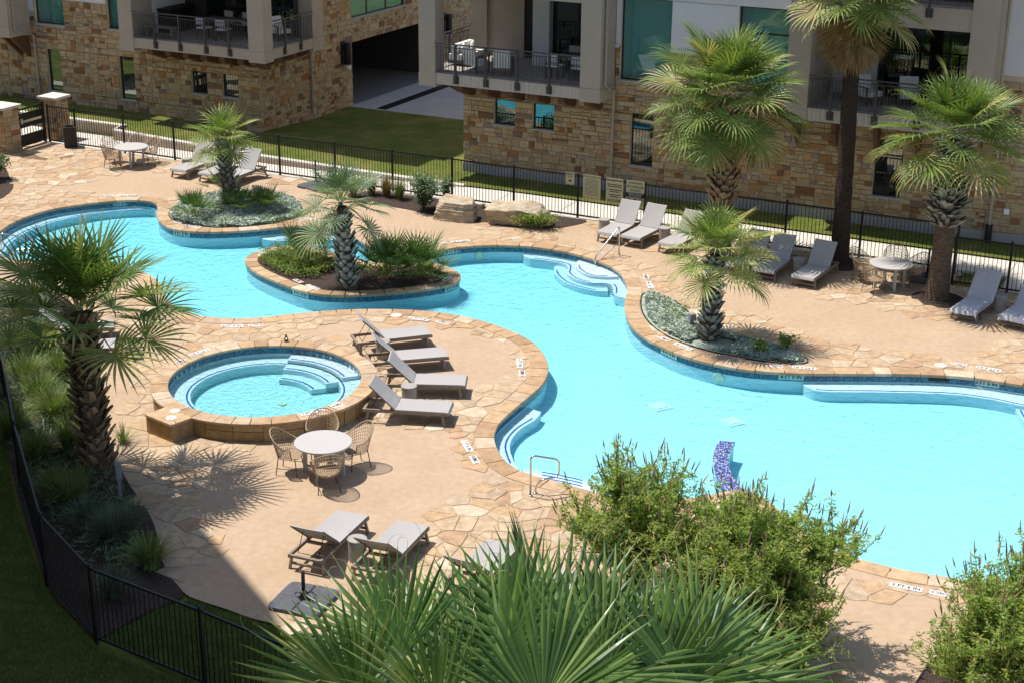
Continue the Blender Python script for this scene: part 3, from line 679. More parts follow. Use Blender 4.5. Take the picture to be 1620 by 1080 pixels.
# square block on its near left side
A_, B_, C_ = (G(229, 655, SPAH).xy - SPA, G(271, 672, SPAH).xy - SPA, G(304, 660, SPAH).xy - SPA); D_ = A_ + (C_ - B_) * 1.05
blk = [tuple(A_), tuple(B_), tuple(C_), tuple(D_)]
mb = MB(); mb.tint = .3; mb.prism([tuple(Vector(p) * .985 + Vector((-.02, -.0))) for p in blk], -.03, SPAH - .05); mb.build('corner_block', M['spastone'], spa)
mb = MB(); mb.tint = .6; mb.prism(blk, SPAH - .05, SPAH + .006, .006); mb.build('block_cap', M['coping'], spa)
for px, mt in (((277, 650), M['lidw']), ((271, 661), M['white'])):
    c = G(*px, SPAH).xy - SPA; mb = MB(); mb.lathe([(.12, 0), (.12, .012), (.11, .016)], 20, (c.x, c.y, SPAH + .006)); mb.build('skimmer_lid', mt, spa)
rl = ring_disc('floor_drain', (0, 0, 0), .1, spa); rl.location = (.4, -.2, -.08)
# mosaic wall standing in the water at the near side
tl = thing('tiled_wall', 'curved low wall topped with blue and white mosaic standing in the pool water', 'wall')
Ls = [(1139, 696), (1132, 707), (1128, 723), (1130, 739), (1133, 752), (1142, 768), (1158, 782)]; Rs = [(1163, 698.5), (1157, 710), (1153, 726), (1155, 742), (1161, 753), (1171, 768), (1186, 781)]
zt = -.06; LP = [G(*p, zt) for p in Ls]; RP = [G(*p, zt) for p in Rs]; n = len(Ls)
def dense(P): 
    o = []
    for i in range(len(P) - 1):
        a = P[max(i - 1, 0)]; b = P[i]; c = P[i + 1]; d = P[min(i + 2, len(P) - 1)]
        for j in range(4): t = j / 4; o.append(.5 * ((2 * b) + (c - a) * t + (2 * a - 5 * b + 4 * c - d) * t * t + (3 * b - a - 3 * c + d) * t ** 3))
    return o + [P[-1]]
LP, RP = dense(LP), dense(RP); n = len(LP)
mb = MB(); mb.add([(p.x, p.y, zt) for p in LP] + [(p.x, p.y, zt) for p in RP] + [(p.x, p.y, zt - .10) for p in LP] + [(p.x, p.y, zt - .10) for p in RP],
    [(i + 1, i, n + i, n + i + 1) for i in range(n - 1)] + [(i, i + 1, 2 * n + i + 1, 2 * n + i) for i in range(n - 1)] + [(n + i + 1, n + i, 3 * n + i, 3 * n + i + 1) for i in range(n - 1)] + [(0, 2 * n, 3 * n, n)])
mb.build('mosaic_top', M['mosaic'], tl)
mb = MB(); cl = [(l.lerp(r, .06), r.lerp(l, .06)) for l, r in zip(LP, RP)]
mb.add([(p.x, p.y, zt - .1) for p, _ in cl] + [(p.x, p.y, zt - .1) for _, p in cl] + [(p.x, p.y, FLOOR) for p, _ in cl] + [(p.x, p.y, FLOOR) for _, p in cl],
    [(i, i + 1, 2 * n + i + 1, 2 * n + i) for i in range(n - 1)] + [(n + i + 1, n + i, 3 * n + i, 3 * n + i + 1) for i in range(n - 1)] + [(0, 2 * n, 3 * n, n)])
mb.build('wall_body', M['plaster'], tl)
# ================================================================ buildings
def free_rects(rect, holes):
    x0, x1, z0, z1 = rect
    if x1 - x0 < .02 or z1 - z0 < .02: return []
    for h in holes:
        a0, a1, b0, b1 = max(h[0], x0), min(h[1], x1), max(h[2], z0), min(h[3], z1)
        if a1 - a0 > .005 and b1 - b0 > .005:
            rs = [(x0, x1, z0, b0), (x0, x1, b1, z1), (x0, a0, b0, b1), (a1, x1, b0, b1)]
            return [q for r in rs for q in free_rects(r, holes)]
    return [rect]
def ashlar(rect, rnd, out):
    x0, x1, z0, z1 = rect; w, h = x1 - x0, z1 - z0
    mw, mh = rnd.choice((.2, .3, .42, .54)), rnd.choice((.11, .16, .21, .27))
    if h > mh * 1.25 and (h > .34 or w / h < 1.3 or rnd.random() < .25) and h > .2:
        k = rnd.uniform(.3, .7); c = z0 + h * k
        if h > .9: c = z0 + h * rnd.uniform(.42, .58)
        ashlar((x0, x1, z0, c), rnd, out); ashlar((x0, x1, c, z1), rnd, out)
    elif w > mw * 1.3 and w > .28:
        k = rnd.uniform(.3, .7) if w < 1.2 else rnd.uniform(.42, .58); c = x0 + w * k
        ashlar((x0, c, z0, z1), rnd, out); ashlar((c, x1, z0, z1), rnd, out)
    else: out.append(rect)
def coursed(rect, rnd, out):
    """big areas are first laid in tall uneven bands and staggered blocks, then broken down to stones"""
    x0, x1, z0, z1 = rect; z = z0
    while z < z1 - 1e-6:
        h = rnd.uniform(.38, .62)
        if z + h > z1 - .3: h = z1 - z
        x = x0
        while x < x1 - 1e-6:
            w = rnd.uniform(.6, 1.3)
            if x + w > x1 - .4: w = x1 - x
            ashlar((x, x + w, z, z + h), rnd, out); x += w
        z += h
def tone(rnd):
    r = rnd.random()
    return r * .8 if r < .72 else rnd.uniform(.6, 1.0)
def stone_face(root, jobs, seed):
    """jobs: (rect, holes, map(a, z, depth)) -> individual stones on the root; the 300 that show largest are parts"""
    rnd = random.Random(seed); S_ = []; mw = root.matrix_basis
    for rect, holes, mp, far in jobs:
        out = []
        for r in free_rects(rect, holes): coursed(r, rnd, out)
        for r in out:
            c = mw @ Vector(mp((r[0] + r[1]) / 2, (r[2] + r[3]) / 2, 0)); px = px_of(c, c.z); vis = -20 < px[0] < 1640 and -20 < px[1] < 1100
            S_.append(((r[1] - r[0]) * (r[3] - r[2]) / dep(c) ** 2 * (1 if vis else .001) * far, r, mp))
    S_.sort(key=lambda q: -q[0]); rest = MB()
    for i, (_, r, mp) in enumerate(S_):
        mb = MB() if i < 300 else rest; mb.tint = tone(rnd); g = .010; d = rnd.uniform(.022, .05); ch = .012; j = lambda: rnd.uniform(-.009, .009)
        q = [(r[0] + g + j(), r[2] + g + j()), (r[1] - g + j(), r[2] + g + j()), (r[1] - g + j(), r[3] - g + j()), (r[0] + g + j(), r[3] - g + j())]
        cx, cz = (r[0] + r[1]) / 2, (r[2] + r[3]) / 2; vs = [mp(a, z, .001) for a, z in q] + [mp(a, z, d - ch) for a, z in q]
        vs += [mp(a + math.copysign(min(ch, abs(cx - a) * .5), cx - a), z + math.copysign(min(ch, abs(cz - z) * .5), cz - z), d) for a, z in q]
        fs = [(k * 4 + i_, k * 4 + (i_ + 1) % 4, (k + 1) * 4 + (i_ + 1) % 4, (k + 1) * 4 + i_) for k in (0, 1) for i_ in range(4)] + [(8, 9, 10, 11)]
        mb.add(vs, fs)
        if i < 300: mb.build('stone', M['stone'], root)
    rest.build('stonework', M['stone'], root, kind='stuff')
front = lambda a, z, d: (a, -d, z)
side = lambda a, z, d: (d, a, z)
def core(root, rect, holes, mp, name='wall', mat=None, th=.25):
    mb = MB()
    for x0, x1, z0, z1 in free_rects(rect, holes):
        P = [mp(x0, z0, 0), mp(x1, z0, 0), mp(x1, z1, 0), mp(x0, z1, 0)] + [mp(x0, z0, -th), mp(x1, z0, -th), mp(x1, z1, -th), mp(x0, z1, -th)]
        mb.add(P, [(0, 1, 2, 3), (7, 6, 5, 4), (0, 4, 5, 1), (1, 5, 6, 2), (2, 6, 7, 3), (3, 7, 4, 0)])
    return mb.build(name, mat or M['mortar'], root)
def mbox(mb, mp, x0, x1, z0, z1, d0, d1):
    P = [mp(x, z, d) for d in (d0, d1) for x, z in ((x0, z0), (x1, z0), (x1, z1), (x0, z1))]
    mb.add(P, [(3, 2, 1, 0), (4, 5, 6, 7), (0, 1, 5, 4), (1, 2, 6, 5), (2, 3, 7, 6), (3, 0, 4, 7)])
def window(root, r, mp, glass='glass', mull=(), transom=(), curtain=False, depth=.13, sill=True, name='window'):
    x0, x1, z0, z1 = r; t = .045; mb = MB()
    mbox(mb, mp, x0, x1, z0, z0 + t, -depth - .05, -depth + .02); mbox(mb, mp, x0, x1, z1 - t, z1, -depth - .05, -depth + .02)
    mbox(mb, mp, x0, x0 + t, z0 + t, z1 - t, -depth - .05, -depth + .02); mbox(mb, mp, x1 - t, x1, z0 + t, z1 - t, -depth - .05, -depth + .02)
    for k in mull: mbox(mb, mp, k - .03, k + .03, z0 + t, z1 - t, -depth - .05, -depth + .02)
    for k in transom: mbox(mb, mp, x0 + t, x1 - t, k - .025, k + .025, -depth - .05, -depth + .015)
    f = mb.build(name, M['frame'], root)
    xs = [x0 + t] + list(mull) + [x1 - t]
    for a, b in zip(xs, xs[1:]):
        p = MB(); p.add([mp(a, z0 + t, -depth), mp(b, z0 + t, -depth), mp(b, z1 - t, -depth), mp(a, z1 - t, -depth)], [(0, 1, 2, 3)]); p.build('pane', M[glass], f)
    if curtain:
        c = MB(); k = int((x1 - x0) / .045); vs = []
        for i in range(k + 1):
            a = x0 + (x1 - x0) * i / k; d = -depth - .16 - .035 * math.sin(i * 1.7) * (1 if curtain == 'pleat' else .1); vs += [mp(a, z0 + .03, d), mp(a, z1, d)]
        c.add(vs, [(2 * i, 2 * i + 2, 2 * i + 3, 2 * i + 1) for i in range(k)]); c.build('curtain', M['cushion'], f, smooth=True)
    if sill:
        sb = MB(); mbox(sb, mp, x0 - .05, x1 + .05, z0 - .075, z0 - .004, -depth, .055); sb.build('sill', M['found'], f)
    return f
BALME = {}
def railing(root, mp, a0, a1, z, posts, sp=.105, h=1.06):
    """posts carried on the slab edge, a double top rail and single balusters"""
    rt = MB(); mbox(rt, mp, a0, a1, z + h - .04, z + h, .02, .07); mbox(rt, mp, a0, a1, z + h - .145, z + h - .12, .03, .06); mbox(rt, mp, a0, a1, z + .08, z + .11, .03, .06)
    r = rt.build('railing', M['bronze'], root)
    for k in posts:
        pb = MB(); mbox(pb, mp, k - .035, k + .035, z - .30, z + h - .04, .015, .075); mbox(pb, mp, k - .11, k + .11, z - .33, z - .06, -.012, .02); pb.build('post', M['bronze'], r)
    n = int((a1 - a0) / sp)
    for i in range(1, n):
        a = a0 + (a1 - a0) * i / n
        if any(abs(a - k) < .05 for k in posts): continue
        key = mp
        if key not in BALME:
            b = MB(); o0 = Vector(mp(0, 0, 0)); P0 = MB(); mbox(b, mp, -.008, .008, 0, h - .26, .037, .053); BALME[key] = b.mesh('baluster', M['bronze'])
        o = ob('baluster', BALME[key], r); d = Vector(mp(a, z + .11, 0)) - Vector(mp(0, 0, 0)); o.location = d
    return r
def corbel(root, mp, a, z, w=.16, L=.55, h=.34, d=.0, fr=.45):
    mb = MB(); P = []
    for x in (a - w / 2, a + w / 2): P += [mp(x, z, d), mp(x, z, d + L), mp(x, z - h * fr, d + L), mp(x, z - h, d + L * (.25 if fr > .2 else .08)), mp(x, z - h, d)]
    mb.add(P, [(0, 1, 2, 3, 4), (9, 8, 7, 6, 5)] + [(i, (i + 1) % 5, 5 + (i + 1) % 5, 5 + i) for i in range(5)]); mb.build('corbel', M['corbel'], root)
def lbox(root, name, mat, x0, x1, y0, y1, z0, z1, parent=None):
    mb = MB(); mb.bb(x0, x1, y0, y1, z0, z1); return mb.build(name, mat, parent or root)
def column(root, x0, x1, y0, y1, z0, z1, zc):
    """stucco pier with the recessed joint line near its foot"""
    o = lbox(root, 'column', M['stucco'], x0, x1, y0, y1, zc + .012, z1); lbox(root, 'column_foot', M['stucco'], x0 - .012, x1 + .012, y0 - .012, y1 + .0, z0, zc - .004, o)
    lbox(root, 'joint', M['found'], x0 + .01, x1 - .01, y0 + .01, y1 - .01, zc - .004, zc + .012, o); return o
def glass_doors(root, mp, a0, a1, z0, z1, n, depth):
    mull = [a0 + (a1 - a0) * i / n for i in range(1, n)]
    return window(root, (a0, a1, z0, z1), mp, 'door_glass', mull, (), False, depth, False, 'sliding_door')
def downspout(root, pts):
    mb = MB(); mb.tube(pts, .05, 8); return mb.build('downspout', M['down'], root)
# ---------------------------------------------------------------- left wing
LW = thing('apartment_building', 'stone clad apartment wing on the left with corner balcony and open garage under it', 'building', CL, FA)
bpy.context.view_layer.update()
WL_ = [(-10.63, -9.88, .86, 2.6), (-6.84, -6.05, .88, 2.64), (-3.22, -2.43, 1.49, 2.37), (-1.72, -.94, 1.5, 2.39)]
UL = [(-11.04, -9.5, 3.64, 4.9 + .8), (-7.23, -5.62, 3.70, 5.7)]
hole_f = WL_ + UL + [(-4.95, .2, 3.3, 8), (-30, -11.35, 3.3, 8), (-11.35, -11.1, 3.66, 8)]
core(LW, (-22, -.25, -.3, 5.9), hole_f, front)
GAR = (6.85, 14.6, -.3, 2.72); SW = (6.85, 11.45, 3.72, 5.6)
hole_s = [GAR, SW, (-.1, 2.82, 3.3, 8)]
core(LW, (0, 21, -.3, 7.6), hole_s, side)
stone_face(LW, [((-13.6, .03, -.05, 4.66), hole_f, front, 1), ((0, 21, -.05, 7.5), hole_s, side, .8)], 3)
core(LW, (-9.45, -7.28, 4.70, 7.3), [], lambda a, z, d: (a, -d - .03, z), 'stucco_panel', M['white_stucco'], .04)
for r in WL_: window(LW, r, front)
window(LW, UL[0], front, 'teal', curtain='pleat'); window(LW, UL[1], front, 'teal', curtain='flat')
window(LW, SW, side, 'teal', (8.35, 9.95), curtain='flat')
# balcony on the corner
lbox(LW, 'balcony_slab', M['soffit'], -4.93, 1.21, -1.21, 2.8, 3.34, 3.70)
for x0, x1, y0, y1 in ((-4.93, .55, -1.25, -1.21), (1.21, 1.25, -.67, 2.06)): lbox(LW, 'fascia', M['stucco'], x0, x1, y0, y1, 3.32, 3.715)
column(LW, -5.60, -4.93, -1.27, -.02, 3.18, 14, 3.63); column(LW, .55, 1.25, -1.27, -.67, 3.24, 14, 3.66); column(LW, .60, 1.25, 2.06, 2.82, 3.18, 14, 3.7)
fr2 = lambda a, z, d: (a, -1.25 - d, z); sd2 = lambda a, z, d: (1.25 + d, a, z)
railing(LW, fr2, -4.9, .52, 3.715, (-3.85, -2.66, -1.43, -.33)); railing(LW, sd2, -.65, 2.04, 3.715, (.1, 1.2))
for i in range(6): corbel(LW, lambda a, z, d: (a, -d - .03, z), -4.35 + i * .86, 3.32, .26, 1.0, .5)
corbel(LW, lambda a, z, d: (a, -d - .03, z), .55, 3.3, .24, 1.0, .5)
for i in range(3): corbel(LW, lambda a, z, d: (d + .05, a, z), .1 + i * .95, 3.32, .26, 1.0, .5)
lbox(LW, 'upper_slab', M['stucco'], -5.58, 1.22, -1.2, 2.8, 6.6, 7.3)
lbox(LW, 'recess_wall', M['white_stucco'], -5.0, -4.94, 0, 2.2, 3.70, 6.6); lbox(LW, 'recess_wall', M['garage'], -4.94, -3.9, 2.12, 2.3, 3.70, 6.6)  # dark recess walls: shade of the balcony interior put into the colour
glass_doors(LW, lambda a, z, d: (a, 2.1 - d, z), -3.9, .58, 3.71, 6.5, 4, .05)
lbox(LW, 'recess_wall', M['garage'], .5, .58, 1.9, 2.06, 3.7, 6.6)
kit = lbox(LW, 'kitchen_counter', M['frame'], -4.9, -4.3, .3, 1.9, 3.70, 4.6); lbox(LW, 'worktop', M['ink'], -4.94, -4.26, .26, 1.94, 4.6, 4.64, kit)
lbox(LW, 'upper_floors', M['stucco'], -22, -.02, .01, 20, 7.6, 17.5); lbox(LW, 'upper_balconies', M['stucco'], -5.59, 1.23, -1.22, 2.78, 7.32, 14)
# balcony at the far left
column(LW, -12.1, -11.35, -1.27, -.02, 3.17, 14, 3.6); lbox(LW, 'balcony_slab', M['stucco'], -18, -12.1, -1.24, 2, 3.3, 3.7)
lbox(LW, 'recess_wall', M['white_stucco'], -22, -11.4, 2.0, 2.2, 3.7, 7.6)
railing(LW, fr2, -16, -12.12, 3.71, (-13.1, -14.4))
for a in (-11.92, -11.5): corbel(LW, lambda a_, z, d: (a_, -d - .03, z), a, 3.17, .12, 1.0, .95, .0, .1)
downspout(LW, [(-11.28, -1.0, 8), (-11.28, -1.0, 3.45), (-11.2, -.6, 3.25), (-11.14, -.11, 3.15), (-11.1, -.11, .35)])
downspout(LW, [(.11, 3.6, 3.3), (.11, 3.6, .4), (.2, 3.6, .2)])
# garage behind the opening
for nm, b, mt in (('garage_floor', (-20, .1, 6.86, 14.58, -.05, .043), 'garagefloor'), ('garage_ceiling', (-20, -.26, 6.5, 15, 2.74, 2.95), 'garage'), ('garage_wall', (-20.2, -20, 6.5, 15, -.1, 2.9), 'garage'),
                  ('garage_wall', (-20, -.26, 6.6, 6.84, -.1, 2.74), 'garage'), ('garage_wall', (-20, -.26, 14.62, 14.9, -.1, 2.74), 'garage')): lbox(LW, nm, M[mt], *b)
def wall_lamp(y, label):
    w = thing('wall_lamp', label, 'lamp', CL + FE * .05 - FN * y + Vector((0, 0, 2.36)), FA, 'tall wall lamps beside the garage opening')
    lbox(w, 'backplate', M['metal'], 0, .05, -.16, .16, -.45, .55); 
    b = MB(); b.lathe([(.15, -.42), (.16, -.40), (.16, .46), (.15, .48)], 18, (.24, 0, 0)); b.build('shade', M['metal'], w, True)
    b = MB(); b.lathe([(.115, -.66), (.12, -.42)], 18, (.24, 0, 0)); b.build('diffuser', M['white'], w, True); lbox(w, 'arm', M['metal'], .04, .12, -.05, .05, .2, .3)
wall_lamp(6.1, 'tall dark cylinder wall lamp left of the garage opening'); wall_lamp(14.98, 'dark cylinder wall lamp right of the garage opening behind the balcony rail')
# ---------------------------------------------------------------- right wing
RW = thing('apartment_building', 'stone clad apartment wing on the right with two recessed balconies facing the pool', 'building', CR, FA)
bpy.context.view_layer.update()
WR = [(1.19, 2.03, 1.95, 2.84), (2.71, 3.54, 1.95, 2.85), (6.43, 7.26, 1.08, 2.89)]; WD = (14.83, 15.72, 1.08, 2.94)
UR = [(5.96, 7.77, 3.98, 6.75), (10.06, 11.8, 3.98, 6.74)]
hr = WR + [WD] + UR + [(-1, 5.8, 3.42, 9), (12.1, 18.4, 3.5, 9)]
core(RW, (.25, 27, -.3, 7.6), hr, front)
core(RW, (0, 14, -.3, 7.6), [(-.1, 3, 3.4, 9)], lambda a, z, d: (-d, a, z))
stone_face(RW, [((-.03, 22, .42, 5.12), hr, front, 1), ((0, 14, .4, 3.4), [], lambda a, z, d: (-d, a, z), .2)], 5)
core(RW, (5.8, 12.1, 5.16, 9), UR, lambda a, z, d: (a, -d - .045, z), 'stucco_panel', M['white_stucco'], .05)
core(RW, (18.45, 27, 5.30, 9), [], lambda a, z, d: (a, -d - .045, z), 'stucco_panel', M['white_stucco'], .05)
for a, b in ((5.8, 5.93), (7.8, 10.03), (11.83, 12.1)): lbox(RW, 'ledge', M['white_stucco'], a, b, -.10, .0, 5.07, 5.16)
lbox(RW, 'panel_joint', M['found'], 7.8, 10.0, -.049, -.04, 6.72, 6.75)
lbox(RW, 'foundation', M['found'], -.04, 27, -.06, .1, -.3, .41)
for r in WR: window(RW, r, front)
window(RW, WD, front, transom=(2.42,)); window(RW, UR[0], front, 'teal', curtain='flat'); window(RW, UR[1], front, 'teal', curtain='flat', transom=(5.9,))
lbox(RW, 'balcony_slab', M['soffit'], -1.06, 5.74, -1.21, 3.0, 3.46, 3.83); lbox(RW, 'fascia', M['fascia'], -.47, 5.05, -1.25, -1.21, 3.43, 3.82); lbox(RW, 'fascia', M['stucco'], -1.10, -1.06, -.6, 3.0, 3.43, 3.82)
column(RW, -1.12, -.47, -1.27, -.62, 3.33, 14, 3.78); column(RW, 5.05, 5.78, -1.27, -.02, 3.37, 14, 3.82); column(RW, -1.1, -.45, 2.6, 3.25, 3.4, 14, 3.84)
railing(RW, fr2, -.45, 5.03, 3.83, (.35, 1.52, 2.72, 3.92)); railing(RW, lambda a, z, d: (-1.08 - d, a, z), -.6, 2.58, 3.83, (1.0,))
for i in range(6): corbel(RW, lambda a, z, d: (a, -d - .05, z), .35 + i * .98, 3.43, .26, 1.0, .5)
corbel(RW, lambda a, z, d: (-d - .05, a, z), .2, 3.43, .26, .95, .5)
lbox(RW, 'upper_slab', M['stucco'], -1.08, 5.76, -1.23, 3.0, 6.62, 7.3)
lbox(RW, 'recess_wall', M['stucco'], -.45, 1.0, 2.75, 2.95, 3.83, 6.62); lbox(RW, 'recess_wall', M['white_stucco'], 1.9, 2.55, 1.6, 2.9, 3.83, 6.62); lbox(RW, 'recess_wall', M['stucco'], 5.55, 5.75, -.02, 2.9, 3.83, 6.62)
lbox(RW, 'entry_door', M['frame'], 1.0, 1.9, 2.8, 2.9, 3.83, 6.2)
glass_doors(RW, lambda a, z, d: (a, 1.9 - d, z), 2.55, 5.55, 3.84, 6.6, 3, .03)
lbox(RW, 'balcony_slab', M['soffit'], 12.14, 18.38, -1.21, 2.4, 3.58, 3.96); lbox(RW, 'fascia', M['fascia'], 12.85, 17.62, -1.25, -1.21, 3.55, 3.95)
column(RW, 12.12, 12.85, -1.27, -.02, 3.45, 14, 3.85); column(RW, 17.62, 18.40, -1.27, -.02, 3.45, 14, 3.9)
railing(RW, fr2, 12.88, 17.6, 3.96, (13.6, 15.0, 16.3)); railing(RW, fr2, 12.88, 17.6, 7.36, (13.6, 15.0, 16.35))
for a in (12.3, 13.55, 14.9, 16.2, 17.5): corbel(RW, lambda a_, z, d: (a_, -d - .05, z), a, 3.5, .14, .5, .95)
lbox(RW, 'upper_slab', M['stucco'], 12.14, 18.38, -1.23, 2.4, 6.68, 7.34)
lbox(RW, 'recess_wall', M['white_stucco'], 12.85, 14.3, 1.5, 1.7, 3.96, 6.68); lbox(RW, 'recess_wall', M['stucco'], 12.6, 12.85, 0, 1.7, 3.96, 6.68); lbox(RW, 'recess_wall', M['stucco'], 17.6, 17.8, 0, 1.7, 3.96, 6.68)
glass_doors(RW, lambda a, z, d: (a, 1.6 - d, z), 14.3, 17.6, 3.97, 6.66, 3, .03)
lbox(RW, 'upper_floors', M['stucco'], .02, 27, .02, 15, 7.6, 14.2); lbox(RW, 'upper_balconies', M['stucco'], -1.07, 5.75, -1.22, 2.98, 7.32, 14); lbox(RW, 'upper_balconies', M['stucco'], 12.15, 18.37, -1.22, 2.3, 9.6, 14)
downspout(RW, [(5.86, -1.0, 14), (5.86, -1.0, 3.95), (5.86, -.6, 3.72), (5.82, -.13, 3.62), (5.79, -.13, .1)])
downspout(RW, [(18.62, -1.0, 14), (18.62, -1.0, 5.3), (18.62, -.5, 5.0), (18.62, -.14, 4.9), (18.62, -.14, .6)])
b = MB(); b.tube([(18.62, -.15, .65), (18.62, -.15, .05)], .11, 8); b.build('drain_boot', M['metal'], RW)
lbox(RW, 'outlet_cover', M['white'], 19.0, 19.16, -.09, -.03, 1.02, 1.2)
# ---------------------------------------------------------------- block beside the camera, whose shade lies over the near left lawn
NB = thing('apartment_building', 'tall stucco apartment block beside the viewpoint casting shade on the near lawn', 'building')
mb = MB(); HB = 22; dsp = Vector((math.cos(SUN_AZ), math.sin(SUN_AZ))) * (HB / math.tan(SUN_EL))
ed = [G(-20, 540, 0).xy, G(42, 640, .5).xy, G(104, 742, .5).xy, G(222, 742, 0).xy, G(290, 800).xy, G(430, 960).xy]
ed = [p + dsp for p in ed]; nb = ed + [Vector((-4.6, 5)), Vector((-6, -14)), Vector((-45, -14)), Vector((-45, 60))]
ed0 = ed[0]; nb[-1] = Vector((-45, ed0.y + 6)); mb.prism([tuple(p) for p in nb], -.04, HB); mb.build('wall', M['stucco'], NB)
# ---------------------------------------------------------------- furniture on the balconies
def on_wing(root, x, y, z): 
    c, s_ = math.cos(FA), math.sin(FA); o = root.location; return Vector((o.x + x * c - y * s_, o.y + x * s_ + y * c, z))
def club_chair(first):
    t = thing('patio_chair', '', 'chair')
    f = MB()
    for sx in (-1, 1):
        for sy in (-1, 1): f = MB(); f.box((sx * .32, sy * .33, .28), (.05, .05, .56)); f.build('leg', M['leg'], t)
        f = MB(); f.box((sx * .32, 0, .575), (.07, .74, .03)); f.build('arm', M['leg'], t)
    f = MB(); f.box((0, 0, .36), (.58, .64, .16)); f.build('seat_cushion', M['cushion'], t)
    f = MB(); f.add([(-.29, .22, .44), (.29, .22, .44), (.29, .34, .44), (-.29, .34, .44), (-.29, .34, .88), (.29, .34, .88), (.29, .46, .86), (-.29, .46, .86)], [(3, 2, 1, 0), (4, 5, 6, 7), (0, 1, 5, 4), (1, 2, 6, 5), (2, 3, 7, 6), (3, 0, 4, 7)]); f.build('back_cushion', M['cushion'], t)
    return t
cc = club_chair(True)
for i, (rt, x, y, z, rz, lb) in enumerate(((RW, .75, -.55, 3.83, 2.9, 'white cushioned patio chair nearest the left pier of the middle balcony'), (RW, 1.75, -.45, 3.83, 3.5, 'white cushioned patio chair second from the left on the middle balcony'),
        (RW, 15.6, .5, 3.96, .3, 'white cushioned chair on the right balcony behind the tall palm'), (RW, 14.4, .2, 3.96, .9, 'low cushioned chair at the left side of the right balcony'), (LW, .3, 1.2, 3.7, 1.2, 'cushioned chair seen through the side railing of the left corner balcony'))):
    place(cc, i == 0, on_wing(rt, x, y, z), FA + rz, lb, 'cushioned chairs on the balconies')
so_ = thing('sofa', 'white cushioned outdoor sofa with pillows at the left end of the middle balcony', 'sofa', on_wing(RW, -.35, .9, 3.83), FA - math.pi / 2)
lbox(so_, 'seat', M['cushion'], -.7, .7, -.38, .3, .2, .40); lbox(so_, 'back', M['cushion'], -.7, .7, -.3, -.14, .42, .72); lbox(so_, 'frame', M['leg'], -.74, .74, -.4, .36, .08, .19)
for x in (-.4, .3):
    b = MB(); b.lathe([(.02, -.07), (.16, -.045), (.21, 0), (.16, .045), (.02, .07)], 4); o = b.build('pillow', M['white'], so_); o.location = (x, -.02, .60); o.rotation_euler = (R(65), .78, .2)
def dining(first):
    t = thing('dining_chair', '', 'chair')
    for sx in (-1, 1):
        for sy in (-1, 1): b = MB(); b.box((sx * .22, sy * .22, .22), (.035, .035, .44)); b.build('leg', M['leg'], t)
        b = MB(); b.box((sx * .22, .235, .67), (.035, .035, .46)); b.build('back_post', M['leg'], t)
    b = MB(); b.box((0, 0, .46), (.48, .48, .045)); b.build('seat', M['cushion'], t); b = MB(); b.box((0, .235, .74), (.40, .025, .28)); b.build('back_panel', M['cover'], t); return t
dc = dining(True); nn_ = 0
for rt, tx, ty, z, lab in ((RW, 4.1, .45, 3.83, 'middle'), (LW, -1.9, .6, 3.7, 'left')):
    t = thing('dining_table', 'dark oblong dining table on the %s balcony' % lab, 'table', on_wing(rt, tx, ty, z), FA)
    lbox(t, 'top', M['leg'], -.85 if lab == 'left' else -.6, .85 if lab == 'left' else .6, -.45, .45, .70, .74)
    for sx in (-1, 1):
        for sy in (-1, 1): lbox(t, 'leg', M['leg'], sx * .5 - .03, sx * .5 + .03, sy * .36 - .03, sy * .36 + .03, 0, .70)
    for k, (dx, dy, rz, w) in enumerate(((-.45, -.7, 3.14, 'left of the two chairs on the near side of the'), (.45, -.7, 3.3, 'right of the two chairs on the near side of the'), (-.45, .7, 0, 'left of the two chairs on the far side of the'), (.45, .7, .1, 'right of the two chairs on the far side of the'))):
        place(dc, nn_ == 0, on_wing(rt, tx + dx, ty + dy, z), FA + rz, w + ' table on the %s balcony' % lab, 'dining chairs on the balconies'); nn_ += 1
bn = thing('bench_seat', 'slatted wooden bench behind the railing of the left balcony', 'bench', on_wing(LW, -4.0, -.7, 3.7), FA)
for k in range(5): lbox(bn, 'slat', M['wood'], -.7, .7, -.2 + k * .085, -.13 + k * .085, .42, .45)
for sx in (-1, 1): lbox(bn, 'leg', M['wood'], sx * .6 - .04, sx * .6 + .04, -.18, .2, 0, .415)
